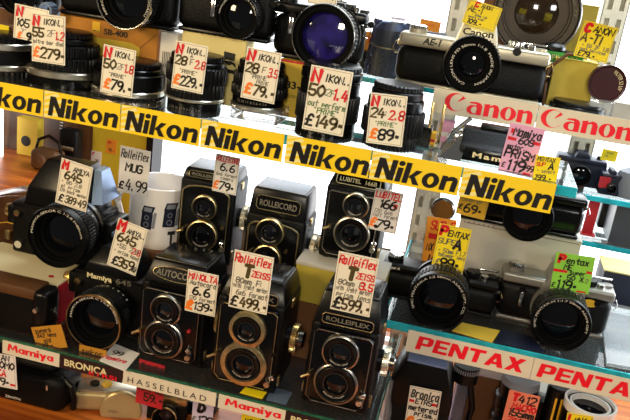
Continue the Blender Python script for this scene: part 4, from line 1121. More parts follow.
# small black camera at far left front
t = thing('compact_camera', 'black camera with a tan top edge lying in front of the ivory carton, far left', 'camera', (at(8, 325, .02).x, .030, ZM))
p = at(44, 310, .012); w = .075
X_ = t.location.x
xr = p.x-X_; hz = at(35, 291, .012).z
MB().box(-w, xr, -.016, .016, 0, hz*.9, .008, 4).build('body', LEATHER, t)
MB().box(-w, xr-.012, -.017, .014, hz*.78, hz, .003).build('top_cover', TAN, t)
MB().box(xr-.016, xr+.003, -.019, .012, hz*.2, hz*.98, .006, 3).build('hand_grip', SATIN, t)
MB().cyl((xr-.010, -.0188, hz*.62), (xr-.010, -.0215, hz*.62), .0028).build('release_button', SILVER, t)
MB().lathe([(.018, 0), (.019, .01), (.016, .012), (.012, .008), (1e-5, .008)], front(-.045, -.0155, hz*.42)).build('lens_barrel', SATIN, t)
# paper cards standing and lying behind the strip
def small_card(label, tl, tr, bl, Y, m, lines, **k):
    return price_tag(label, tl, tr, bl, Y, lines, m, False, **k)

# ------------------------------------------------------------------ middle right shelf
gb, w, f, h = box_px('large grey white carton behind the two cameras on the middle right shelf', (462, 214), (581, 247.5), .215, .08, ZP, BOXGREY); zg = ZP+h
mb = MB()
ribbon(mb, [(-w*.9, h-.003), (-w*.2, h-.0035)], .0008, facing(0, f-.0006, 0)); ribbon(mb, [(w*.3, h-.003), (w*.96, h-.003)], .0008, facing(0, f-.0006, 0))
for k in range(7): ribbon(mb, [(-w*.95+k*.006, h-.001-.0005*(k % 2)), (-w*.92+k*.006, h-.003)], .0009, facing(0, f-.0006, 0))
mb.build('scuffed_edge', TAN, gb, smooth=False)
c38 = slr_px('large black camera on the grey carton, half hidden by the last yellow strip', (528, 218), 26, .020, .2135, zg+.0012, (462, 198), (584, 222), (560, 196), .034, BLACK, prism=(.05, .006, .3), lever=False, skin=BLACK, dials=False, timer=False)
q = c38.location
mb = MB().lathe([(1e-5, 0), (.010, 0), (.010, .0015), (1e-5, .0015)], upm(.044, 0, at(575, 201, .240).z-zg-.0042), 30); mb.build('brass_disc', BRASS, c38)
p1 = slr_px('black single-lens reflex with a wide-rimmed lens under the yellow 99 tag', (438, 302), 31, .050, .165, ZP, (378, 280), (496, 304), (390, 263), .034, SATIN, brand='PENTAX', model='Super A', txt='SMC PENTAX-A 1:2 50mm ASAHI OPT. CO.', mx=-.44, rg=.66, prism=(.040, .014, .3), timer=False)
p = at(442, 214, .28)
t = thing('chrome_disc', 'shiny chrome disc standing behind the orange tag', 'disc', (p.x, .300, ZP))
MB().lathe([(1e-5, .002), (.014, .002), (.0155, 0), (.0165, -.001), (.0165, -.005), (1e-5, -.005)], front(0, 0, p.z-ZP), 40).build('disc_face', DARKRIM, t)
MB().cyl((0, .003, 0), (0, .003, p.z-ZP-.01), .003).build('stand_rod', CHROME, t)
p2 = slr_px('black single-lens reflex with a big lens beside the lime green tag', (561, 325), 31, .045, .175, ZP, (500, 288), (612, 312), (585, 288), .034, TOPGREY, brand='PENTAX', model='', txt='SMC PENTAX-M 1:1.7 50mm ASAHI OPT', rg=.66, prism=(.044, .016, .3), prism_mat=TOPGREY, ink=BLACKINK)
q = at(590, 304, .172)-p2.location
MB().lathe([(1e-5, .0006), (.0085, .0006), (.0085, 0)], Matrix.Translation((q.x, -.0176, q.z)) @ Matrix.Rotation(R(90), 4, 'X') @ Matrix.Diagonal((1, .55, 1, 1)), 24).build('gold_sticker', GOLDY, p2)
# cards lying on the right shelf
def lying(name, label, cat, quad, Z, m, th=.0008, txt=None):
    ps = [atz(x, y, Z) for x, y in quad]
    c_ = sum(ps, Vector())/4
    t = thing(name, label, cat, c_)
    vs = [p-c_ for p in ps]; vs += [v+Vector((0, 0, th)) for v in vs]
    MB().add(vs, [(3, 2, 1, 0), (4, 5, 6, 7), (0, 1, 5, 4), (1, 2, 6, 5), (2, 3, 7, 6), (3, 0, 4, 7)]).build('card_sheet', m, t, smooth=False)
    return t
lying('card', 'mustard card lying on the glass right of the lens with the 99 tag', 'card', [(452, 331), (462, 323), (500, 331), (492, 343)], ZP+.0004, BOXYEL)
lying('card', 'dark glossy leaflet lying between the two cameras on the middle right shelf', 'card', [(494, 343), (502, 330), (531, 337), (545, 353)], ZP+.0004, NAVY)
lying('plastic_bag', 'crumpled clear plastic sleeve lying at the right end of the middle right shelf', 'plastic sleeve', [(606, 366), (600, 312), (648, 318), (660, 376)], ZP+.0004, FILM, .004)
t = thing('film_box', 'dark film box with a pale yellow top at the right edge, middle right shelf', 'box', (at(617, 300, .30).x, .33, ZP))
hz = at(617, 274, .30).z-ZP
MB().box(-.024, .03, -.026, .03, 0, hz, .001).build('box_body', NAVY, t)
MB().box(-.025, .031, -.027, .031, hz, hz+.002, .0004).build('pale_top', BOXCREAM, t)

# glossy leather bag behind the ivory carton
p0, p1 = at(-30, 225, .17), at(52, 240, .17)
t = thing('leather_bag', 'glossy dark brown leather bag behind the medium-format camera, left edge', 'bag', ((p0.x+p1.x)/2, .205, ZM))
w = (p1.x-p0.x)/2; za = at(4, 208, .175).z; zb_ = at(46, 192, .175).z
MB().prism([(-w, 0), (w, 0), (w, zb_*.8), (w*.86, zb_), (-w*.2, (za+zb_)/2*1.02), (-w, za)], -.030, .030, .007, seg=3).build('bag_body', BAGB, t)
MB().prism([(-w*.99, za*.55), (w*.80, zb_*.5), (w*.84, zb_*.98), (-w*.2, (za+zb_)/2), (-w*.99, za*.99)], -.0335, -.028, .0015).build('front_flap', BAGB, t)
MB().tube([(-w*.9, -.0345, za*.62), (-w*.1, -.0345, zb_*.56), (w*.74, -.0345, zb_*.55)], .0006, 6).build('stitched_seam', GOLDY, t)
MB().box(-w*.15, -w*.02, -.0358, -.033, za*.5, za*.66, .001).build('clasp', BRASS, t)
# ------------------------------------------------------------------ deck below
t = thing('compact_camera', 'champagne silver compact camera on the wooden deck under the dark maroon strip', 'camera', (at(100, 405, .085).x, .105, ZD), R(20))
xl = -.040; xr = .042; hz = at(86, 396, .075).z-ZD
MB().box(xl, xr, -.017, .020, 0, hz, .006, 4).build('body', CHAMP, t)
MB().box(xl+.002, xr-.002, -.014, .018, hz-.001, hz+.003, .002).build('top_plate', SILVER, t)
mx = xl+(xr-xl)*.42
MB().prism([(mx, .008), (xr-.001, .008), (xr-.001, hz-.006), (mx+.004, hz-.004)], -.022, -.016, .002).build('sliding_cover', SILVER, t)
MB().lathe([(.026, 0), (.027, .006), (.025, .008), (1e-5, .009)], front(mx+(xr-mx)*.55, -.019, hz*.36), 40).build('lens_hood', CHAMP, t)
for k, (fx, m) in enumerate(((.28, SATIN), (.47, GOLDY))):
    MB().lathe([(1e-5, .003), (.006, .003), (.0065, .001), (.0065, 0)], upm(xl+(xr-xl)*fx, .002, hz+.0025), 24).build('top_dial', m, t)
mb = MB(); text_mb(mb, 'mju', facing(mx+.010, -.0285, hz*.28), .005, .012, shear=.2); mb.build('lettering', DIMINK, t, smooth=False)
# black case with white maker's letters, left
t = thing('camera_case', 'black camera case with small white lettering at the lower left corner', 'camera case', (at(18, 390, .06).x, .085, ZD))
xr = at(62, 384, .055).x-t.location.x; hz = at(20, 350, .085).z-ZD
MB().box(-.09, xr, -.030, .03, 0, hz*.82, .014, 4).build('case_body', LEATHER, t)
MB().box(-.08, xr-.02, -.018, .026, hz*.78, hz, .010, 3).build('case_lid', LEATHER, t)
mb = MB(); text_mb(mb, 'ZENITH', facing(-.012-.003, -.0305, .010), .0032, .022, bold=.02); mb.build('lettering', WHITEINK, t, smooth=False)
MB().tube([(xr-.01, -.012, hz*.75), (xr+.006, -.016, hz*.62), (xr+.010, -.016, hz*.35), (xr+.008, -.014, .006)], .004, 8).build('strap', SATIN, t)
MB().box(xr-.022, xr-.019, -.0312, -.0295, hz*.55, hz*.68, .0005).build('chrome_stud', CHROME, t)
p = atz(62, 410, ZD)
t = thing('lens_pouch', 'small black round pouch hanging strap beside the champagne compact camera', 'pouch', (at(60, 393, .10).x, .125, ZD))
MB().lathe([(1e-5, 0), (.010, .001), (.014, .012), (.013, .026), (.006, .034), (1e-5, .035)], upm(0, 0, 0), 24).build('pouch_body', SATIN, t)
# pair of small black and gold viewfinder cameras under the spaced-capitals strip
def mini(label, x, y, Y, m, rz=0, group='small cameras on the deck'):
    p = at(x, y, Y)
    t = thing('viewfinder_camera', label, 'camera', (p.x, Y+.015, ZD), rz, group)
    h = p.z-ZD
    MB().box(-.026, .026, -.013, .013, 0, h*.7, .003, 3).build('body', LEATHER, t)
    MB().box(-.026, .026, -.0135, .0135, h*.68, h, .002).build('top_cover', m, t)
    lens(t, 0, -.012, h*.36, .016, .016, m, GLASSB, '', .55)
    MB().box(-.018, -.008, -.0142, -.012, h*.76, h*.92, .0005).build('finder_window', GLASSV, t)
    MB().lathe([(1e-5, .004), (.006, .004), (.0065, 0)], upm(.014, 0, h-.0005), gear=20, gd=.06).build('wind_knob', CHROME, t)
    return t
mini('small camera with a gold top beside the white 129 tag', 165, 397, .10, BRASS, R(12))
mini('small black camera behind the white 129 tag', 196, 398, .135, SATIN, R(-6))
mini('small black camera under the red-lettered strip at the lower middle', 280, 415, .10, SATIN, R(4))
# wall of the deck behind: low dark boxes
for lab, a, b_, Y, m in (('dark carton on the deck behind the small cameras', (128, 376), (215, 396), .20, BOXBROWN), ('dark blue carton on the deck behind the front twin-lens camera', (225, 396), (300, 412), .21, NAVY), ('brown carton on the deck under the wide red capitals', (462, 372), (515, 384), .235, BOXBROWN), ('tan carton on the deck right of the salmon tag lens', (528, 392), (556, 399), .235, BOXGREY)):
    box_px(lab, a, b_, Y, .05, ZD, m, group='cartons on the wooden deck')
# black metering prism finder with a tag, deck right
p0, p1 = at(389, 385, .115), at(453, 399, .115)
t = thing('prism_finder', 'large black prism finder with a blue-lit top under the left end of the red capitals', 'viewfinder', ((p0.x+p1.x)/2, .145, ZD))
w = (p1.x-p0.x)/2; hz = at(423, 361, .120).z-ZD; hs = at(392, 385, .115).z-ZD
poly = [(-w, 0), (w, 0), (w, hs*.96), (w*.66, hz), (-w*.60, hz), (-w, hs*1.04)]
MB().prism(poly, -.030, .034, .003).build('finder_body', SATIN, t)
MB().prism([(w*.64, hz-.002), (w*.62, hz+.001), (-w*.57, hz+.001), (-w*.59, hz-.002)], -.0298, .0335, .0005).build('top_plate', FINDTOP, t)
MB().prism([(-w*.92, .01), (w*.92, .01), (w*.92, hs*.8), (-w*.92, hs*.8)], -.0312, -.029, .001).build('front_panel', LEATHER, t)
# clear packaged goods beside it
t = thing('plastic_tub', 'clear plastic tub with a pale lid left of the black prism finder', 'tub', (at(383, 405, .10).x-.004, .115, ZD))
hz = at(378, 383, .1).z-ZD
MB().lathe([(.014, 0), (.016, .01), (.0155, hz*.68), (.011, hz*.82), (.0105, hz), (1e-5, hz)], upm(0, 0, 0), 32).build('tub_body', FILM, t)
MB().lathe([(1e-5, .002), (.012, .002), (.0135, hz*.5), (1e-5, hz*.62)], upm(0, 0, 0), 24).build('tub_contents', CERAMIC, t)
p = at(467, 372, .16)
t = thing('strap_clip', 'black camera strap with chrome clip hanging by the black prism finder', 'strap', (p.x, .18, ZD))
hz = p.z-ZD
MB().cyl((0, 0, hz-.022), (0, 0, hz), .016, .016, 28).build('round_head', SATIN, t)
MB().lathe([(.0165, 0), (.0165, .006)], upm(0, 0, hz-.008), gear=34, gd=.06).build('knurled_rim', GREYP, t)
MB().tube([(.008, -.01, hz-.02), (.016, -.014, hz-.05), (.014, -.012, hz-.075)], .004, 8).build('strap_loop', SATIN, t)
MB().box(-.010, .008, -.006, .006, 0, hz-.02, .002).build('clear_sleeve', FILMB, t)
# black lens with pale top and salmon tag
p = at(520, 386, .17)
hz = p.z-ZD
c_ = at(518, 400, .18)
t = thing('camera_lens', 'black ribbed lens with a pale grey cap behind the salmon tag, lower right', 'lens', (c_.x, .195, ZD))
r = .027
MB().lathe([(1e-5, 0), (r*.85, 0), (r*.9, .01), (r*.9, hz*.45), (r, hz*.47), (r, hz*.56), (r*.93, hz*.58), (r*.93, hz*.66), (r, hz*.68), (r, hz*.78), (r*.9, hz*.80), (r*.9, hz*.94), (1e-5, hz*.94)], upm(0, 0, 0), 48).build('lens_barrel', SATIN, t)
MB().lathe([(r*.91, hz*.93), (r*.86, hz*1.0), (1e-5, hz*1.0)], upm(0, 0, 0), 40).build('pale_cap', GREYP, t)
# black tube with yellow rings, white-ringed lens
p = at(561, 394, .17); hz = p.z-ZD
t = thing('camera_lens', 'slim black lens with yellow stripes between the salmon tag and the white-ringed lens', 'lens', (p.x, .19, ZD))
MB().lathe([(1e-5, 0), (.013, 0), (.014, .01), (.014, hz-.002), (.012, hz), (1e-5, hz)], upm(0, 0, 0), 32).build('lens_barrel', SATIN, t)
for a in (-72, -100): MB().box(-.0012, .0012, -.0145, -.0135, hz*.35, hz*.92, T=Matrix.Rotation(R(a+90), 4, 'Z')).build('yellow_stripe', GOLDY, t)
c_ = at(597, 404, .135)
t = thing('camera_lens', 'lens lying face up with bright white rings at the lower right corner', 'lens', (c_.x, .165, ZD))
hz = at(597, 404, .165).z-ZD; r = .031
MB().lathe([(1e-5, 0), (r*.9, 0), (r, .01), (r, hz*.9), (r*.97, hz)], upm(0, 0, 0), 48).build('lens_barrel', SATIN, t)
MB().lathe([(r*1.0, hz*.93), (r*1.0, hz+.001), (r*.90, hz+.001), (r*.88, hz-.003)], upm(0, 0, 0), 56).build('outer_ring', CERAMIC, t)
MB().lathe([(r*.88, hz-.004), (r*.80, hz-.003), (r*.80, hz-.006)], upm(0, 0, 0), 56).build('dark_ring', SATIN, t)
MB().lathe([(r*.80, hz-.005), (r*.78, hz-.002), (r*.69, hz-.002), (r*.67, hz-.008)], upm(0, 0, 0), 56).build('inner_ring', CERAMIC, t)
MB().lathe([(r*.67, hz-.008), (r*.4, hz-.010), (1e-5, hz-.009)], upm(0, 0, 0), 40).build('front_element', GLASSB, t)
# camera behind it
mini('small camera between the lenses at the lower right', 548, 404, .20, SATIN, R(-8))

# ------------------------------------------------------------------ background: shelves and goods behind
shelf('rear glass shelf with bright cyan edge seen between the upper cameras', -.13, .17, .27, .40, at(370, 80, .27).z+.003, .007, EDGEC)
zr = at(370, 80, .27).z+.003
p = at(386, 60, .29)
t = thing('camera_lens', 'dark lens wrapped in crinkled clear plastic on the rear shelf', 'lens', (p.x, .315, zr))
hz = at(385, 22, .29).z-zr
MB().lathe([(1e-5, 0), (.020, 0), (.021, .01), (.021, hz*.5), (.0235, hz*.56), (.0235, hz*.86), (.017, hz*.98), (1e-5, hz)], upm(0, 0, 0), 36).build('lens_barrel', NAVY, t)
MB().lathe([(.0238, hz*.52), (.0238, hz*.545)], upm(0, 0, 0), 36).build('gold_ring', BRASS, t)
bm = bmesh.new(); bmesh.ops.create_cone(bm, cap_ends=True, segments=18, radius1=.031, radius2=.026, depth=hz*1.02)
bmesh.ops.subdivide_edges(bm, edges=bm.edges[:], cuts=3)
for v in bm.verts:
    v.co.z += hz*.52
    k = 1+.10*math.sin(v.co.x*420+v.co.z*160)*math.cos(v.co.y*380-v.co.z*210)
    v.co.x *= k; v.co.y *= k
MB().bm(bm).build('plastic_wrap', FILMB, t)
p = at(402, 55, .31)
t = thing('film_camera', 'dark blue camera on the rear shelf behind the silver one', 'camera', (p.x+.004, .375, zr))
hz = at(404, 30, .32).z-zr
MB().box(-.022, .045, -.014, .014, 0, hz, .004, 3).build('body', NAVY, t)
MB().box(-.012, .012, -.016, .012, hz-.002, hz+.008, .003).build('prism_housing', NAVY, t)
p = at(361, 60, .30)
t = thing('film_camera', 'small black camera at the left end of the rear shelf', 'camera', (p.x, .345, zr))
hz = at(361, 44, .32).z-zr
MB().box(-.018, .016, -.014, .014, 0, hz, .004, 3).build('body', SATIN, t)
MB().lathe([(.010, 0), (.010, .008), (.007, .008), (1e-5, .006)], front(0, -.0138, hz*.45)).build('lens_barrel', SATIN, t)
# far right: back shelf with camera bodies
zf = at(590, 192, .42).z
shelf('rear right glass shelf under the dark blue camera', .27, .75, .40, .56, zf, .008, EDGEC)
def back_cam(label, x0, x1, yt, Y, base, m, ref):
    a, b_ = at(x0, ref, Y), at(x1, ref, Y)
    t = thing('film_camera', label, 'camera', ((a.x+b_.x)/2, Y+.018, base), 0, 'cameras on the rear shelves')
    w = (b_.x-a.x)/2; h = at((x0+x1)/2, yt, Y).z-base
    MB().box(-w, w, -.016, .016, 0, h*.86, .004, 3).build('body', m, t)
    MB().box(-w*.96, w*.96, -.0165, .0165, h*.72, h*.9, .002).build('top_cover', m, t)
    MB().prism([(-w*.35, h*.85), (w*.35, h*.85), (w*.24, h*1.06), (-w*.24, h*1.06)], -.014, .014, .002).build('prism_housing', m, t)
    lens(t, 0, -.0155, h*.4, min(w*.42, h*.38), .014, SATIN, GLASSB, '')
    MB().cyl((w*.7, 0, h*.89), (w*.7, 0, h*1.0), w*.12).build('shutter_dial', SATIN, t)
    return t
back_cam('dark blue camera on the rear right shelf under the end of the red serif strip', 553, 606, 155, .44, zf, NAVY, 175)
back_cam('second dark blue camera at the right on the rear right shelf', 598, 622, 172, .415, zf, NAVY, 190)
p = at(631, 185, .40)
t = thing('lens_pouch', 'grey rounded pouch cut off by the right edge of the photo', 'pouch', (p.x+.004, .43, zf))
MB().lathe([(1e-5, 0), (.018, .001), (.022, .02), (.018, .038), (1e-5, .046)], upm(0, 0, 0), 24).build('pouch_body', GREYP, t)
zs = at(600, 240, .46).z
shelf('lower rear right glass shelf with pale cyan edge', .30, .75, .44, .57, zs, .008, EDGEC)
p = at(592, 215, .47)
t = thing('red_stand', 'red upright display stand right of the large black camera', 'display stand', (p.x, .475, zs))
MB().box(-.008, .008, -.003, .003, 0, at(596, 196, .47).z-zs, .001).build('stand_post', REDP, t)
MB().box(-.012, .012, -.008, .010, 0, .003, .001).build('stand_foot', REDP, t)
back_cam('black camera behind the red stand, right edge', 600, 622, 196, .523, zs, SATIN, 215)
p = at(626, 225, .46)
t = carton('grey glossy carton at the right edge beside the red stand', p.x-.02, p.x+.06, .455, .52, zs, at(626, 206, .46).z, DGREY, group=None)

# left background: wooden side table with goods
zt = .045
def at_table(x, y): return atz(x, y, zt)
tb = thing('side_table', 'orange varnished wooden side table in the left background', 'table', (-.62, .45, ZD))
MB().box(-.36, .14, -.16, .11, zt-ZD-.014, zt-ZD, .002).build('table_top', WOODO, tb)
for xx in (-.34, .12):
    for yy in (-.145, .095): MB().box(xx-.012, xx+.012, yy-.012, yy+.012, 0, zt-ZD-.0138, .001).build('leg', WOODB, tb)
p = at_table(42, 172)
t = thing('leather_case', 'dark brown leather camera case on the orange side table', 'camera case', (p.x, p.y+.02, zt))
MB().box(-.028, .026, -.018, .018, 0, .038, .010, 4).build('case_body', TAN, t)
MB().lathe([(.013, 0), (.012, .008), (1e-5, .010)], front(-.006, -.017, .019)).build('case_front', TAN, t)
MB().tube([(-.026, 0, .03), (-.02, 0, .052), (0, 0, .062), (.02, 0, .052), (.025, 0, .03)], .003, 8).build('carry_strap', SATIN, t)
p = at(34, 140, .56)
t = carton('gold carton with a lens picture standing at the back of the side table', p.x-.020, p.x+.022, .535, .557, zt, at(34, 118, .55).z, BOXYEL, group=None)
h = at(34, 118, .55).z-zt
MB().lathe([(1e-5, .0002), (.009, .0002), (.010, 0)], front(-.002, -.0112, h*.40)).build('printed_lens', IK, t)
p = at(72, 150, .54)
t = thing('lens_pouch', 'black lens pouch with a clip standing on the side table', 'pouch', (p.x, .535, zt))
h = at(72, 128, .54).z-zt
MB().box(-.018, .018, -.014, .014, 0, h, .006, 3).build('pouch_body', LEATHER, t)
MB().box(-.013, .013, -.0155, -.013, h*.45, h*.55, .001).build('pouch_clip', SILVER, t)
p = at(53, 122, .52)
t = thing('neck_strap', 'black and white woven neck strap hanging under the yellow strip', 'strap', (p.x, .55, zt))
h = at(53, 108, .52).z-zt+.03
mb = MB()
for k in range(14): mb.box(-.003, .003, -.0016-.0003*(k % 2), .0006, h*(.4+k*.6/14), h*(.4+(k+.5)*.6/14))
mb.build('white_weave', CERAMIC, t, smooth=False)
MB().box(-.0035, .0035, -.001, .001, 0, h, .0003).build('strap_band', SATIN, t)

# ------------------------------------------------------------------ price tags
P = price_tag
NK = lambda a, b_, rest: [('N', .06, .06, .18, 'r', .075), ('IKON..', .36, .09, .12, 'k', .020)] + rest
P('cream price tag with red initial and 105, half hidden behind the 279 tag', (15.7, 4.3), (49.7, 9.8), (12.5, 38), .0150, [('N', .08, .06, .26, 'r', .07), ('105', .06, .40, .22, 'k', .04), ('"F"', .2, .68, .10, 'g', .015), ('£', .14, .80, .16, 'a', .04), ('9', .40, .78, .20, 'k', .05)])
P('cream price tag with red initial reading 55 and 279', (32.2, 12.9), (65.7, 16.4), (31.4, 61.2), .0105, NK(0, 0, [('55', .03, .29, .18, 'o', .045), ('2F', .46, .31, .13, 'g', .012), ('1.2', .70, .33, .16, 'r', .035), ('ultra bay dial', .06, .53, .08, 'g', .012), ('£', .06, .70, .18, 'a', .035), ('279=', .26, .70, .20, 'o', .042)]))
P('cream price tag with red initial reading 1.8 and 79, before the amber carton', (104.5, 44.6), (136.8, 50.5), (99.4, 91.7), .0145, NK(0, 0, [('50', .05, .29, .18, 'o', .04), ('2F', .46, .33, .12, 'g', .012), ('1.8', .68, .33, .16, 'r', .035), ('"PRIME"', .22, .55, .08, 'g', .014), ('£', .12, .70, .18, 'a', .04), ('79.=', .32, .70, .20, 'k', .042)]))
P('cream price tag with red initial reading 28, 2.8 and 229', (176.8, 40.8), (209, 46.4), (170.4, 87.9), .0145, NK(0, 0, [('A', .50, .22, .07, 'g', .012), ('28', .04, .29, .18, 'o', .045), ('F', .50, .32, .12, 'g', .012), ('2.8', .66, .33, .16, 'r', .035), ('"PRIME"', .2, .56, .08, 'g', .014), ('£', .06, .70, .18, 'a', .04), ('229.=', .26, .70, .20, 'k', .042)]))
P('cream price tag with red initial reading 28, 3.5 and 79', (248, 47.1), (282.5, 53.3), (239.7, 97.3), .0180, NK(0, 0, [('28', .04, .29, .18, 'o', .045), ('F', .52, .32, .12, 'g', .012), ('3.5', .70, .33, .16, 'r', .035), ('"PRINE"', .18, .50, .08, 'g', .014), ('PRIME', .40, .60, .07, 'g', .012), ('£', .10, .70, .18, 'a', .04), ('79.=', .34, .70, .20, 'o', .042)]))
P('large cream price tag with red initial reading 50, 1.4 and 149', (312, 65), (354, 72.3), (301.3, 128.7), .0090, [('N', .07, .06, .17, 'r', .05), ('IKON..', .38, .10, .11, 'k', .02), ('50', .03, .28, .17, 'o', .04), ('2F', .44, .32, .10, 'n', .012), ('1.4', .60, .29, .17, 'r', .038), ('out perform', .06, .52, .09, 'n', .015), ('"PRIME"', .20, .63, .08, 'n', .015), ('£', .06, .76, .16, 'k', .03), ('149=', .26, .74, .18, 'o', .042)])
P('cream price tag with red initial reading 24, 2.8 and 89', (370.4, 91.7), (406.8, 97.2), (366.8, 142), .0110, NK(0, 0, [('24', .05, .29, .18, 'o', .042), (':', .46, .32, .10, 'g', .014), ('2.8', .56, .30, .18, 'r', .035), ('"PRIME"', .18, .54, .09, 'n', .014), ('£', .10, .70, .18, 'a', .04), ('89=', .32, .70, .20, 'k', .042)]))
P('yellow price tag reading 109 on the prism of the silver and black camera', (471, 1.5), (505, 7.0), (459.5, 24.0), .118, [('C', .22, .05, .18, 'r', .07), ('ANON', .40, .06, .15, 'k', .03), ('AE-1', .06, .24, .22, 'o', .04), ('+ 50mm 1.8', .2, .50, .09, 'g', .02), ('superb order', .12, .62, .08, 'g', .02), ('109.=', .12, .74, .20, 'k', .045)], YEL)
P('curled yellow price tag tilted over the olive pouch box, upper right', (586, 22), (620.5, 27), (571, 56), .130, [('C', .10, .06, .22, 'r', .09), ('ANON', .34, .08, .18, 'k', .035), ('A-TI', .06, .32, .24, 'o', .045), ('+ 50 2F 1.8', .14, .60, .10, 'g', .02), ('just serviced', .1, .72, .08, 'g', .02), ('£79.=', .1, .82, .14, 'k', .03)], YEL, curl=.004)
P('lilac pink price tag with capitals and 119 on the prism finder', (510.8, 122.6), (546, 129.6), (497.6, 170.5), .0200, [('\x01.10', .08, .10, .10, 'r', 0), ('Mamiya', .16, .07, .16, 'k', .03), ('\x01.24', .04, .27, .07, 'r', 0), ('\x01.22', .74, .27, .07, 'r', 0), ('60S', .36, .25, .13, 'k', .03), ('motor..', .08, .41, .09, 'k', .026), ('PRISM', .06, .52, .16, 'k', .034), ('£', .05, .80, .10, 'k', .015), ('119', .18, .72, .21, 'k', .055), ('-99', .68, .77, .12, 'k', .028), ('\x01.22', .70, .92, .05, 'r', 0)], PINK, False)
P('yellow price tag reading 199 hanging right of the lilac pink tag', (536.5, 154.5), (560.3, 158.5), (532.5, 180), .0105, [('PENTAX', .06, .06, .14, 'o', .03), ('SUP', .06, .26, .14, 'r', .045), ('A', .58, .24, .24, 'k', .05), ('+ select', .1, .52, .12, 'g', .02), ('199.=', .06, .74, .20, 'o', .04)], YEL, False)
P('white price card with handwritten capitals reading 4.99, on the mug', (121.8, 146.6), (152, 151.2), (116.2, 191.5), .1315, [('Rolleiflex', .05, .06, .17, 'k', .03), ('MUG', .22, .34, .17, 'k', .036), ('£', .04, .76, .15, 'k', .03), ('4.99', .26, .68, .24, 'k', .036)], CARDG, False)
P('white price card with red initial reading 645 and 389', (65, 161.8), (96.8, 166.8), (51.5, 203), .0620, [('M', .08, .04, .17, 'r', .055), ('AMIYA', .42, .11, .10, 'k', .02), ('645', .18, .24, .17, 'o', .04), ('+ 80 2.8', .1, .44, .08, 'g', .012), ('el prism', .12, .54, .08, 'g', .012), ('120 back motor', .08, .64, .07, 'g', .012), ('£', .10, .78, .15, 'k', .028), ('389-49', .30, .77, .16, 'o', .034)])
P('white price card with red initial reading 645 and 359', (121, 220.8), (150.8, 229.6), (104, 264.5), .0600, [('M', .06, .03, .18, 'r', .06), ('AMIYA..', .38, .12, .10, 'k', .02), ('645', .12, .26, .17, 'o', .04), ('+55 2.8', .14, .47, .09, 'g', .015), ('2.8', .68, .46, .12, 'r', .034), ('+ prism hood', .1, .60, .08, 'g', .013), ('£', .14, .77, .16, 'k', .03), ('359.', .32, .75, .18, 'o', .042), ('49', .80, .83, .10, 'k', .02)])
P('white price card reading 6.6 and 79 on the back-row camera by the mug', (217, 153.8), (241.2, 158), (211.2, 190.6), .1315, [('ROLLEICORD', .02, .04, .13, 'r', .03), ('6.6', .24, .22, .19, 'k', .035), ('6x6 format', .10, .47, .08, 'g', .014), ('camera', .3, .57, .08, 'g', .014), ('£', .04, .72, .18, 'a', .04), ('79=', .26, .72, .20, 'k', .045)], CARDW)
P('shaded white price card reading 166 and 79 on the plastic twin-lens camera', (376, 188), (404, 194), (367.8, 228.2), .1270, [('LUBITEL', .05, .05, .14, 'r', .035), ('166', .22, .23, .20, 'k', .045), ('\x01.14', .74, .28, .11, 'r', 0), ('120 6x6', .08, .47, .09, 'g', .014), ('cult format', .08, .57, .09, 'g', .014), ('£', .04, .72, .18, 'a', .045), ('79=', .26, .73, .20, 'k', .045)], CARDG)
P('cream price card in red and black reading 6.6 and 139', (189, 270), (219.7, 275.3), (183.6, 310.6), .0243, [('MINOLTA', .05, .06, .14, 'r', .045), ('Autocord', .10, .22, .11, 'g', .02), ('6.6', .22, .36, .20, 'k', .042), ('120 format', .1, .60, .09, 'g', .015), ('£', .06, .73, .19, 'a', .06), ('139=', .26, .74, .18, 'k', .036)])
P('cream price card with red script reading 499, on a front-row twin-lens camera', (236, 250.5), (275.4, 257.5), (227, 306.6), .0082, [('Rolleiflex', .04, .05, .14, 'r', .028), ('T', .30, .23, .19, 'o', .05), ('ZEISS', .50, .29, .10, 'r', .026), ('80mm F:', .12, .45, .09, 'g', .016), ('with light meter', .06, .55, .08, 'g', .014), ('6x6 format', .16, .66, .09, 'g', .015), ('£', .05, .80, .15, 'k', .028), ('499.=', .28, .78, .17, 'o', .042)])
P('cream price card with red script reading 599 on a front-row twin-lens camera', (340, 252), (380.5, 259), (328.8, 309), .0102, [('Rolleiflex', .05, .05, .14, 'r', .03), ('T', .30, .24, .19, 'o', .055), ('ZEISS', .52, .29, .10, 'r', .026), ('80mm F:', .10, .45, .09, 'g', .015), ('3.5', .64, .44, .12, 'r', .034), ('with light meter', .06, .56, .08, 'g', .014), ('prism lens', .1, .66, .09, 'g', .015), ('£', .06, .78, .17, 'k', .034), ('599.=', .27, .77, .18, 'o', .042)])
P('yellow price card with red initial, big letter and 99, on a black reflex camera', (439.8, 223.3), (471.9, 230), (431.2, 266.8), .1560, [('P', .08, .05, .18, 'r', .08), ('ENTAX', .32, .10, .13, 'k', .026), ('SUPER', .06, .30, .12, 'g', .018), ('A', .56, .27, .22, 'k', .05), ('+ 50mm F1.7', .10, .52, .10, 'g', .018), ('takumar lens', .12, .63, .08, 'g', .015), ('£', .10, .78, .12, 'g', .02), ('99=', .24, .74, .20, 'k', .055)], YEL)
P('orange price tag partly behind the yellow 99 card', (427.5, 216.0), (456.8, 220.5), (420.0, 272), .2010, [('SUP F', .16, .06, .15, 'r', .03), ('\x01.50', .12, .28, .10, 'r', 0), ('Pentax', .52, .22, .13, 'k', .03), ('MX meter', .1, .46, .13, 'k', .03), ('lens', .2, .66, .12, 'k', .03)], ORANGE, False)
P('deep yellow price tag reading 69 under the right end of the yellow strips', (460, 196.5), (489.2, 202.5), (455, 213.5), .2112, [('CANON EF', .1, .02, .18, 'g', .03), ('£', .06, .40, .26, 'k', .05), ('69=', .24, .32, .46, 'k', .085)], GOLDY)
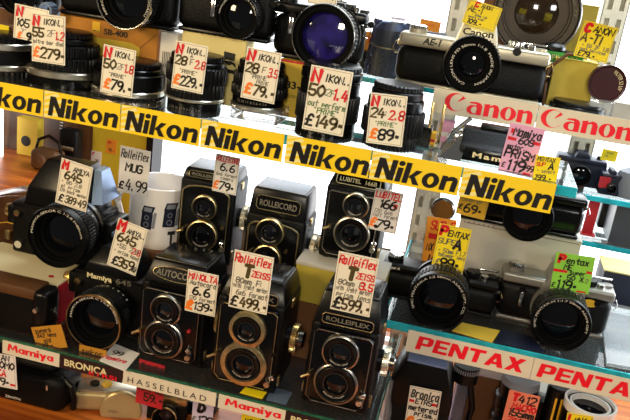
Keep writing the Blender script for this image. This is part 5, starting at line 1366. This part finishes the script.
P('lime green price card with red initial and bars reading 119', (555, 250.5), (593.5, 259), (552, 287.5), .1660, [('P', .10, .05, .20, 'r', .09), ('entax', .30, .10, .15, 'k', .035), ('*', .80, .06, .1, 'r', .05), ('ME', .26, .28, .14, 'k', .04), ('\x01.36', .00, .43, .08, 'r', 0), ('\x01.14', .84, .38, .07, 'r', 0), ('super', .42, .42, .11, 'k', .03), ('+ 50 X', .16, .56, .13, 'k', .036), ('1.2', .74, .60, .10, 'g', .02), ('£', .02, .80, .12, 'k', .02), ('119=', .12, .72, .22, 'k', .06), ('\x01.24', .68, .93, .05, 'r', 0)], GREEN, False)
P('small cream tag above the purple-glowing lens at the top edge', (309, -10), (338, -5), (307, 3.0), .0840, [('NIKON F', .1, .1, .4, 'g', .06)], CARD)
P('white price card with red letters and border, lower left corner', (-22, 350), (15.5, 356.2), (-20, 383), .0200, [('RUSSIAN', .1, .02, .16, 'k', .04), ('LOMO', .42, .22, .20, 'k', .05), ('LCA', .34, .46, .20, 'r', .07), ('£', .2, .76, .14, 'k', .03), ('79=', .42, .72, .20, 'k', .06), ('\x01.14', .82, .84, .07, 'r', 0)], CARDW)
P('pale lilac price tag reading 129 beside the small gold-topped camera', (192.9, 400.4), (213.6, 405.7), (191, 430), .0700, [('D', .3, .04, .26, 'k', .12), ('£', .02, .50, .16, 'g', .03), ('129', .26, .44, .26, 'k', .055)], LILAC, False)
P('white price card with orange pound sign and red bars, on the large black prism finder', (411, 386), (442.6, 391.6), (402.5, 432), .1100, [('Bronica', .08, .06, .16, 'k', .035), ('\x01.16', .04, .27, .06, 'r', 0), ('\x01.18', .76, .27, .06, 'r', 0), ('ETRS i', .24, .24, .10, 'k', .025), ('metered', .06, .38, .11, 'k', .03), ('prism..', .26, .50, .10, 'k', .026), ('£', .04, .66, .16, 'a', .05), ('69.', .32, .66, .20, 'k', .045)], CARD)
P('salmon price tag with black and red writing on the ribbed lens, lower right', (509.3, 389.3), (540, 397), (498.5, 436), .1620, [('T', .16, .05, .14, 'r', .06), ('412', .36, .06, .15, 'k', .04), ('MACRO', .2, .24, .13, 'r', .03), ('155mm', .1, .36, .14, 'k', .045), ('ZOOM', .14, .54, .12, 'r', .035), ('lens', .2, .68, .1, 'k', .03)], SALMON, False)
P('yellow price tag with a red initial at the bottom right edge of the photo', (568, 413), (594.3, 416.6), (563, 435), .1250, [('L', .08, .10, .26, 'r', .12), ('ubitel', .32, .12, .2, 'k', .05), ('79.=', .2, .5, .3, 'k', .06)], YEL)
P('red price tag hanging under the middle shelf above the champagne camera', (137, 380), (163.8, 388), (135.5, 402), .0450, [('MINI 35', .1, .1, .24, 'k', .05), ('59.=', .3, .45, .34, 'k', .06)], REDC, False)
P('red price tag standing behind the spaced-capitals strip', (139.5, 359), (165, 366), (138, 372), .0180, [('Bronica', .12, .15, .4, 'k', .06)], REDC, False)
P('shaded orange handwritten tag standing behind the red-lettered strip at the left', (33, 329.5), (61.5, 322.5), (37, 352), .0080, [('superb', .1, .08, .18, 'k', .03), ('XA2 lens', .12, .30, .16, 'k', .03), ('old', .3, .52, .18, 'k', .03), ('49.=', .2, .74, .18, 'k', .035)], ORSHADE, False)
P('shaded orange handwritten tag standing under the golden-rimmed lens', (79, 344), (106, 351), (79, 364), .0120, [('sekor', .1, .1, .3, 'k', .04), ('kit lens', .12, .5, .3, 'k', .04)], ORSHADE, False)
P('orange tag on the yellow wall in the left background', (107, 138.5), (117.2, 140.5), (105.5, 152.5), .5745, [('ex', .15, .1, .2, 'r', .05), ('19.=', .2, .65, .2, 'k', .04)], ORANGE, False)
P('small white tag on the yellow wall left of the orange tag', (91.5, 150.5), (101.8, 152.2), (90.5, 164), .5745, [('F', .15, .1, .2, 'r', .05), ('25', .4, .6, .2, 'g', .04)], CARDW, False)
P('small yellow tag over the dark blue camera at the right', (603, 148.5), (618.6, 151.5), (600, 159.5), .430, [('used', .3, .15, .2, 'g', .03), ('79.=', .2, .5, .2, 'g', .03)], YEL, False)
P('maroon sticker on the second dark blue camera', (600, 176), (611, 178), (598.5, 187), .4155, [('1', .4, .2, .5, 'r', .06)], REDC, False)
P('orange tag above the top of the silver and black camera left end', (421, 18), (441, 23), (419, 28.5), .330, [('mint', .3, .3, .3, 'r', .03)], ORANGE, False)
P('small orange tag beside the plastic-wrapped lens', (364, 31), (372.5, 32), (363.5, 50), .3304, [('39', .3, .3, .3, 'r', .04)], ORANGE, False)
P('pale lilac tag behind the plastic-wrapped lens', (391.5, 16.5), (405, 18.5), (389.0, 40), .3582, [('lens', .15, .12, .2, 'g', .03), ('49.=', .2, .5, .22, 'g', .03)], LILAC, False)
P('yellow sticker at the left edge behind the banded lens', (-14, 22), (9, 25.5), (-15, 34), .0500+.034, [('new', .3, .3, .3, 'g', .05)], YEL, False)
P('yellow price tag under the red-lettered strip at the lower middle', (242, 411), (262, 416), (240, 432), .0500, [('used', .2, .2, .25, 'k', .04)], YEL, False)
# folded white card lying over the shelf edge
t = lying('folded_card', 'folded white card lying over the shelf edge above the maroon strip', 'price tag', [(99.4, 361), (114.6, 344), (139.5, 354), (124.8, 371.5)], ZM+.0006, CARDW)
mb = MB(); strokes(mb, '99', -.012, .001, .009, .0018, Matrix.Translation((0, 0, .0012)) @ Matrix.Rotation(R(0), 4, 'Z')); mb.build('black_lettering', IK, t, smooth=False)
mb = MB(); strokes(mb, 'Mamiya', -.016, -.011, .007, .0015, Matrix.Translation((0, 0, .0012))); mb.build('red_lettering', RD, t, smooth=False)
lying('card', 'yellow ticket lying on the glass in front of the 499 camera', 'card', [(240, 393), (246, 387), (267, 392.5), (262, 399)], ZM+.0004, YEL)
lying('card', 'pale blue ticket lying on the glass right of the 499 camera', 'card', [(266, 400), (272, 387), (292, 393), (286, 405)], ZM+.0004, BLUEP)

# ------------------------------------------------------------------ lights and look
def area(name, loc, target, size, power, col, sy=None):
    l = bpy.data.lights.new(name, 'AREA'); l.energy = power; l.color = col; l.size = size
    if sy: l.shape = 'RECTANGLE'; l.size_y = sy
    o = bpy.data.objects.new(name, l); C.objects.link(o)
    o.location = loc
    o.rotation_euler = (Vector(target)-Vector(loc)).to_track_quat('-Z', 'Y').to_euler()
    return o
area('display_lamp_left', (-.80, -.85, .66), (-.12, .05, .12), .26, 9, (1, .76, .45))
area('display_lamp_middle', (.20, -1.05, .62), (.05, .05, .12), .14, 5, (1, .89, .70))
area('display_lamp_right', (.85, -.85, .66), (.25, .12, .2), .18, 3, (1, .97, .92))
area('ceiling_daylight', (.35, .33, 1.25), (.2, .2, 0), .5, 12, (.82, .92, 1))
area('side_daylight', (1.12, .42, .45), (0, .15, .1), .45, 20, (.82, .91, 1))
w = bpy.data.worlds.new('shop'); SC.world = w; w.use_nodes = True
w.node_tree.nodes['Background'].inputs['Color'].default_value = (.52, .5, .48, 1)
w.node_tree.nodes['Background'].inputs['Strength'].default_value = .16
vs = SC.view_settings
vs.view_transform = 'Standard'; vs.look = 'None'; vs.gamma = 1; vs.use_curve_mapping = False; vs.exposure = 0
SC.cycles.use_denoising = True
SC.cycles.max_bounces = 8; SC.cycles.transparent_max_bounces = 24
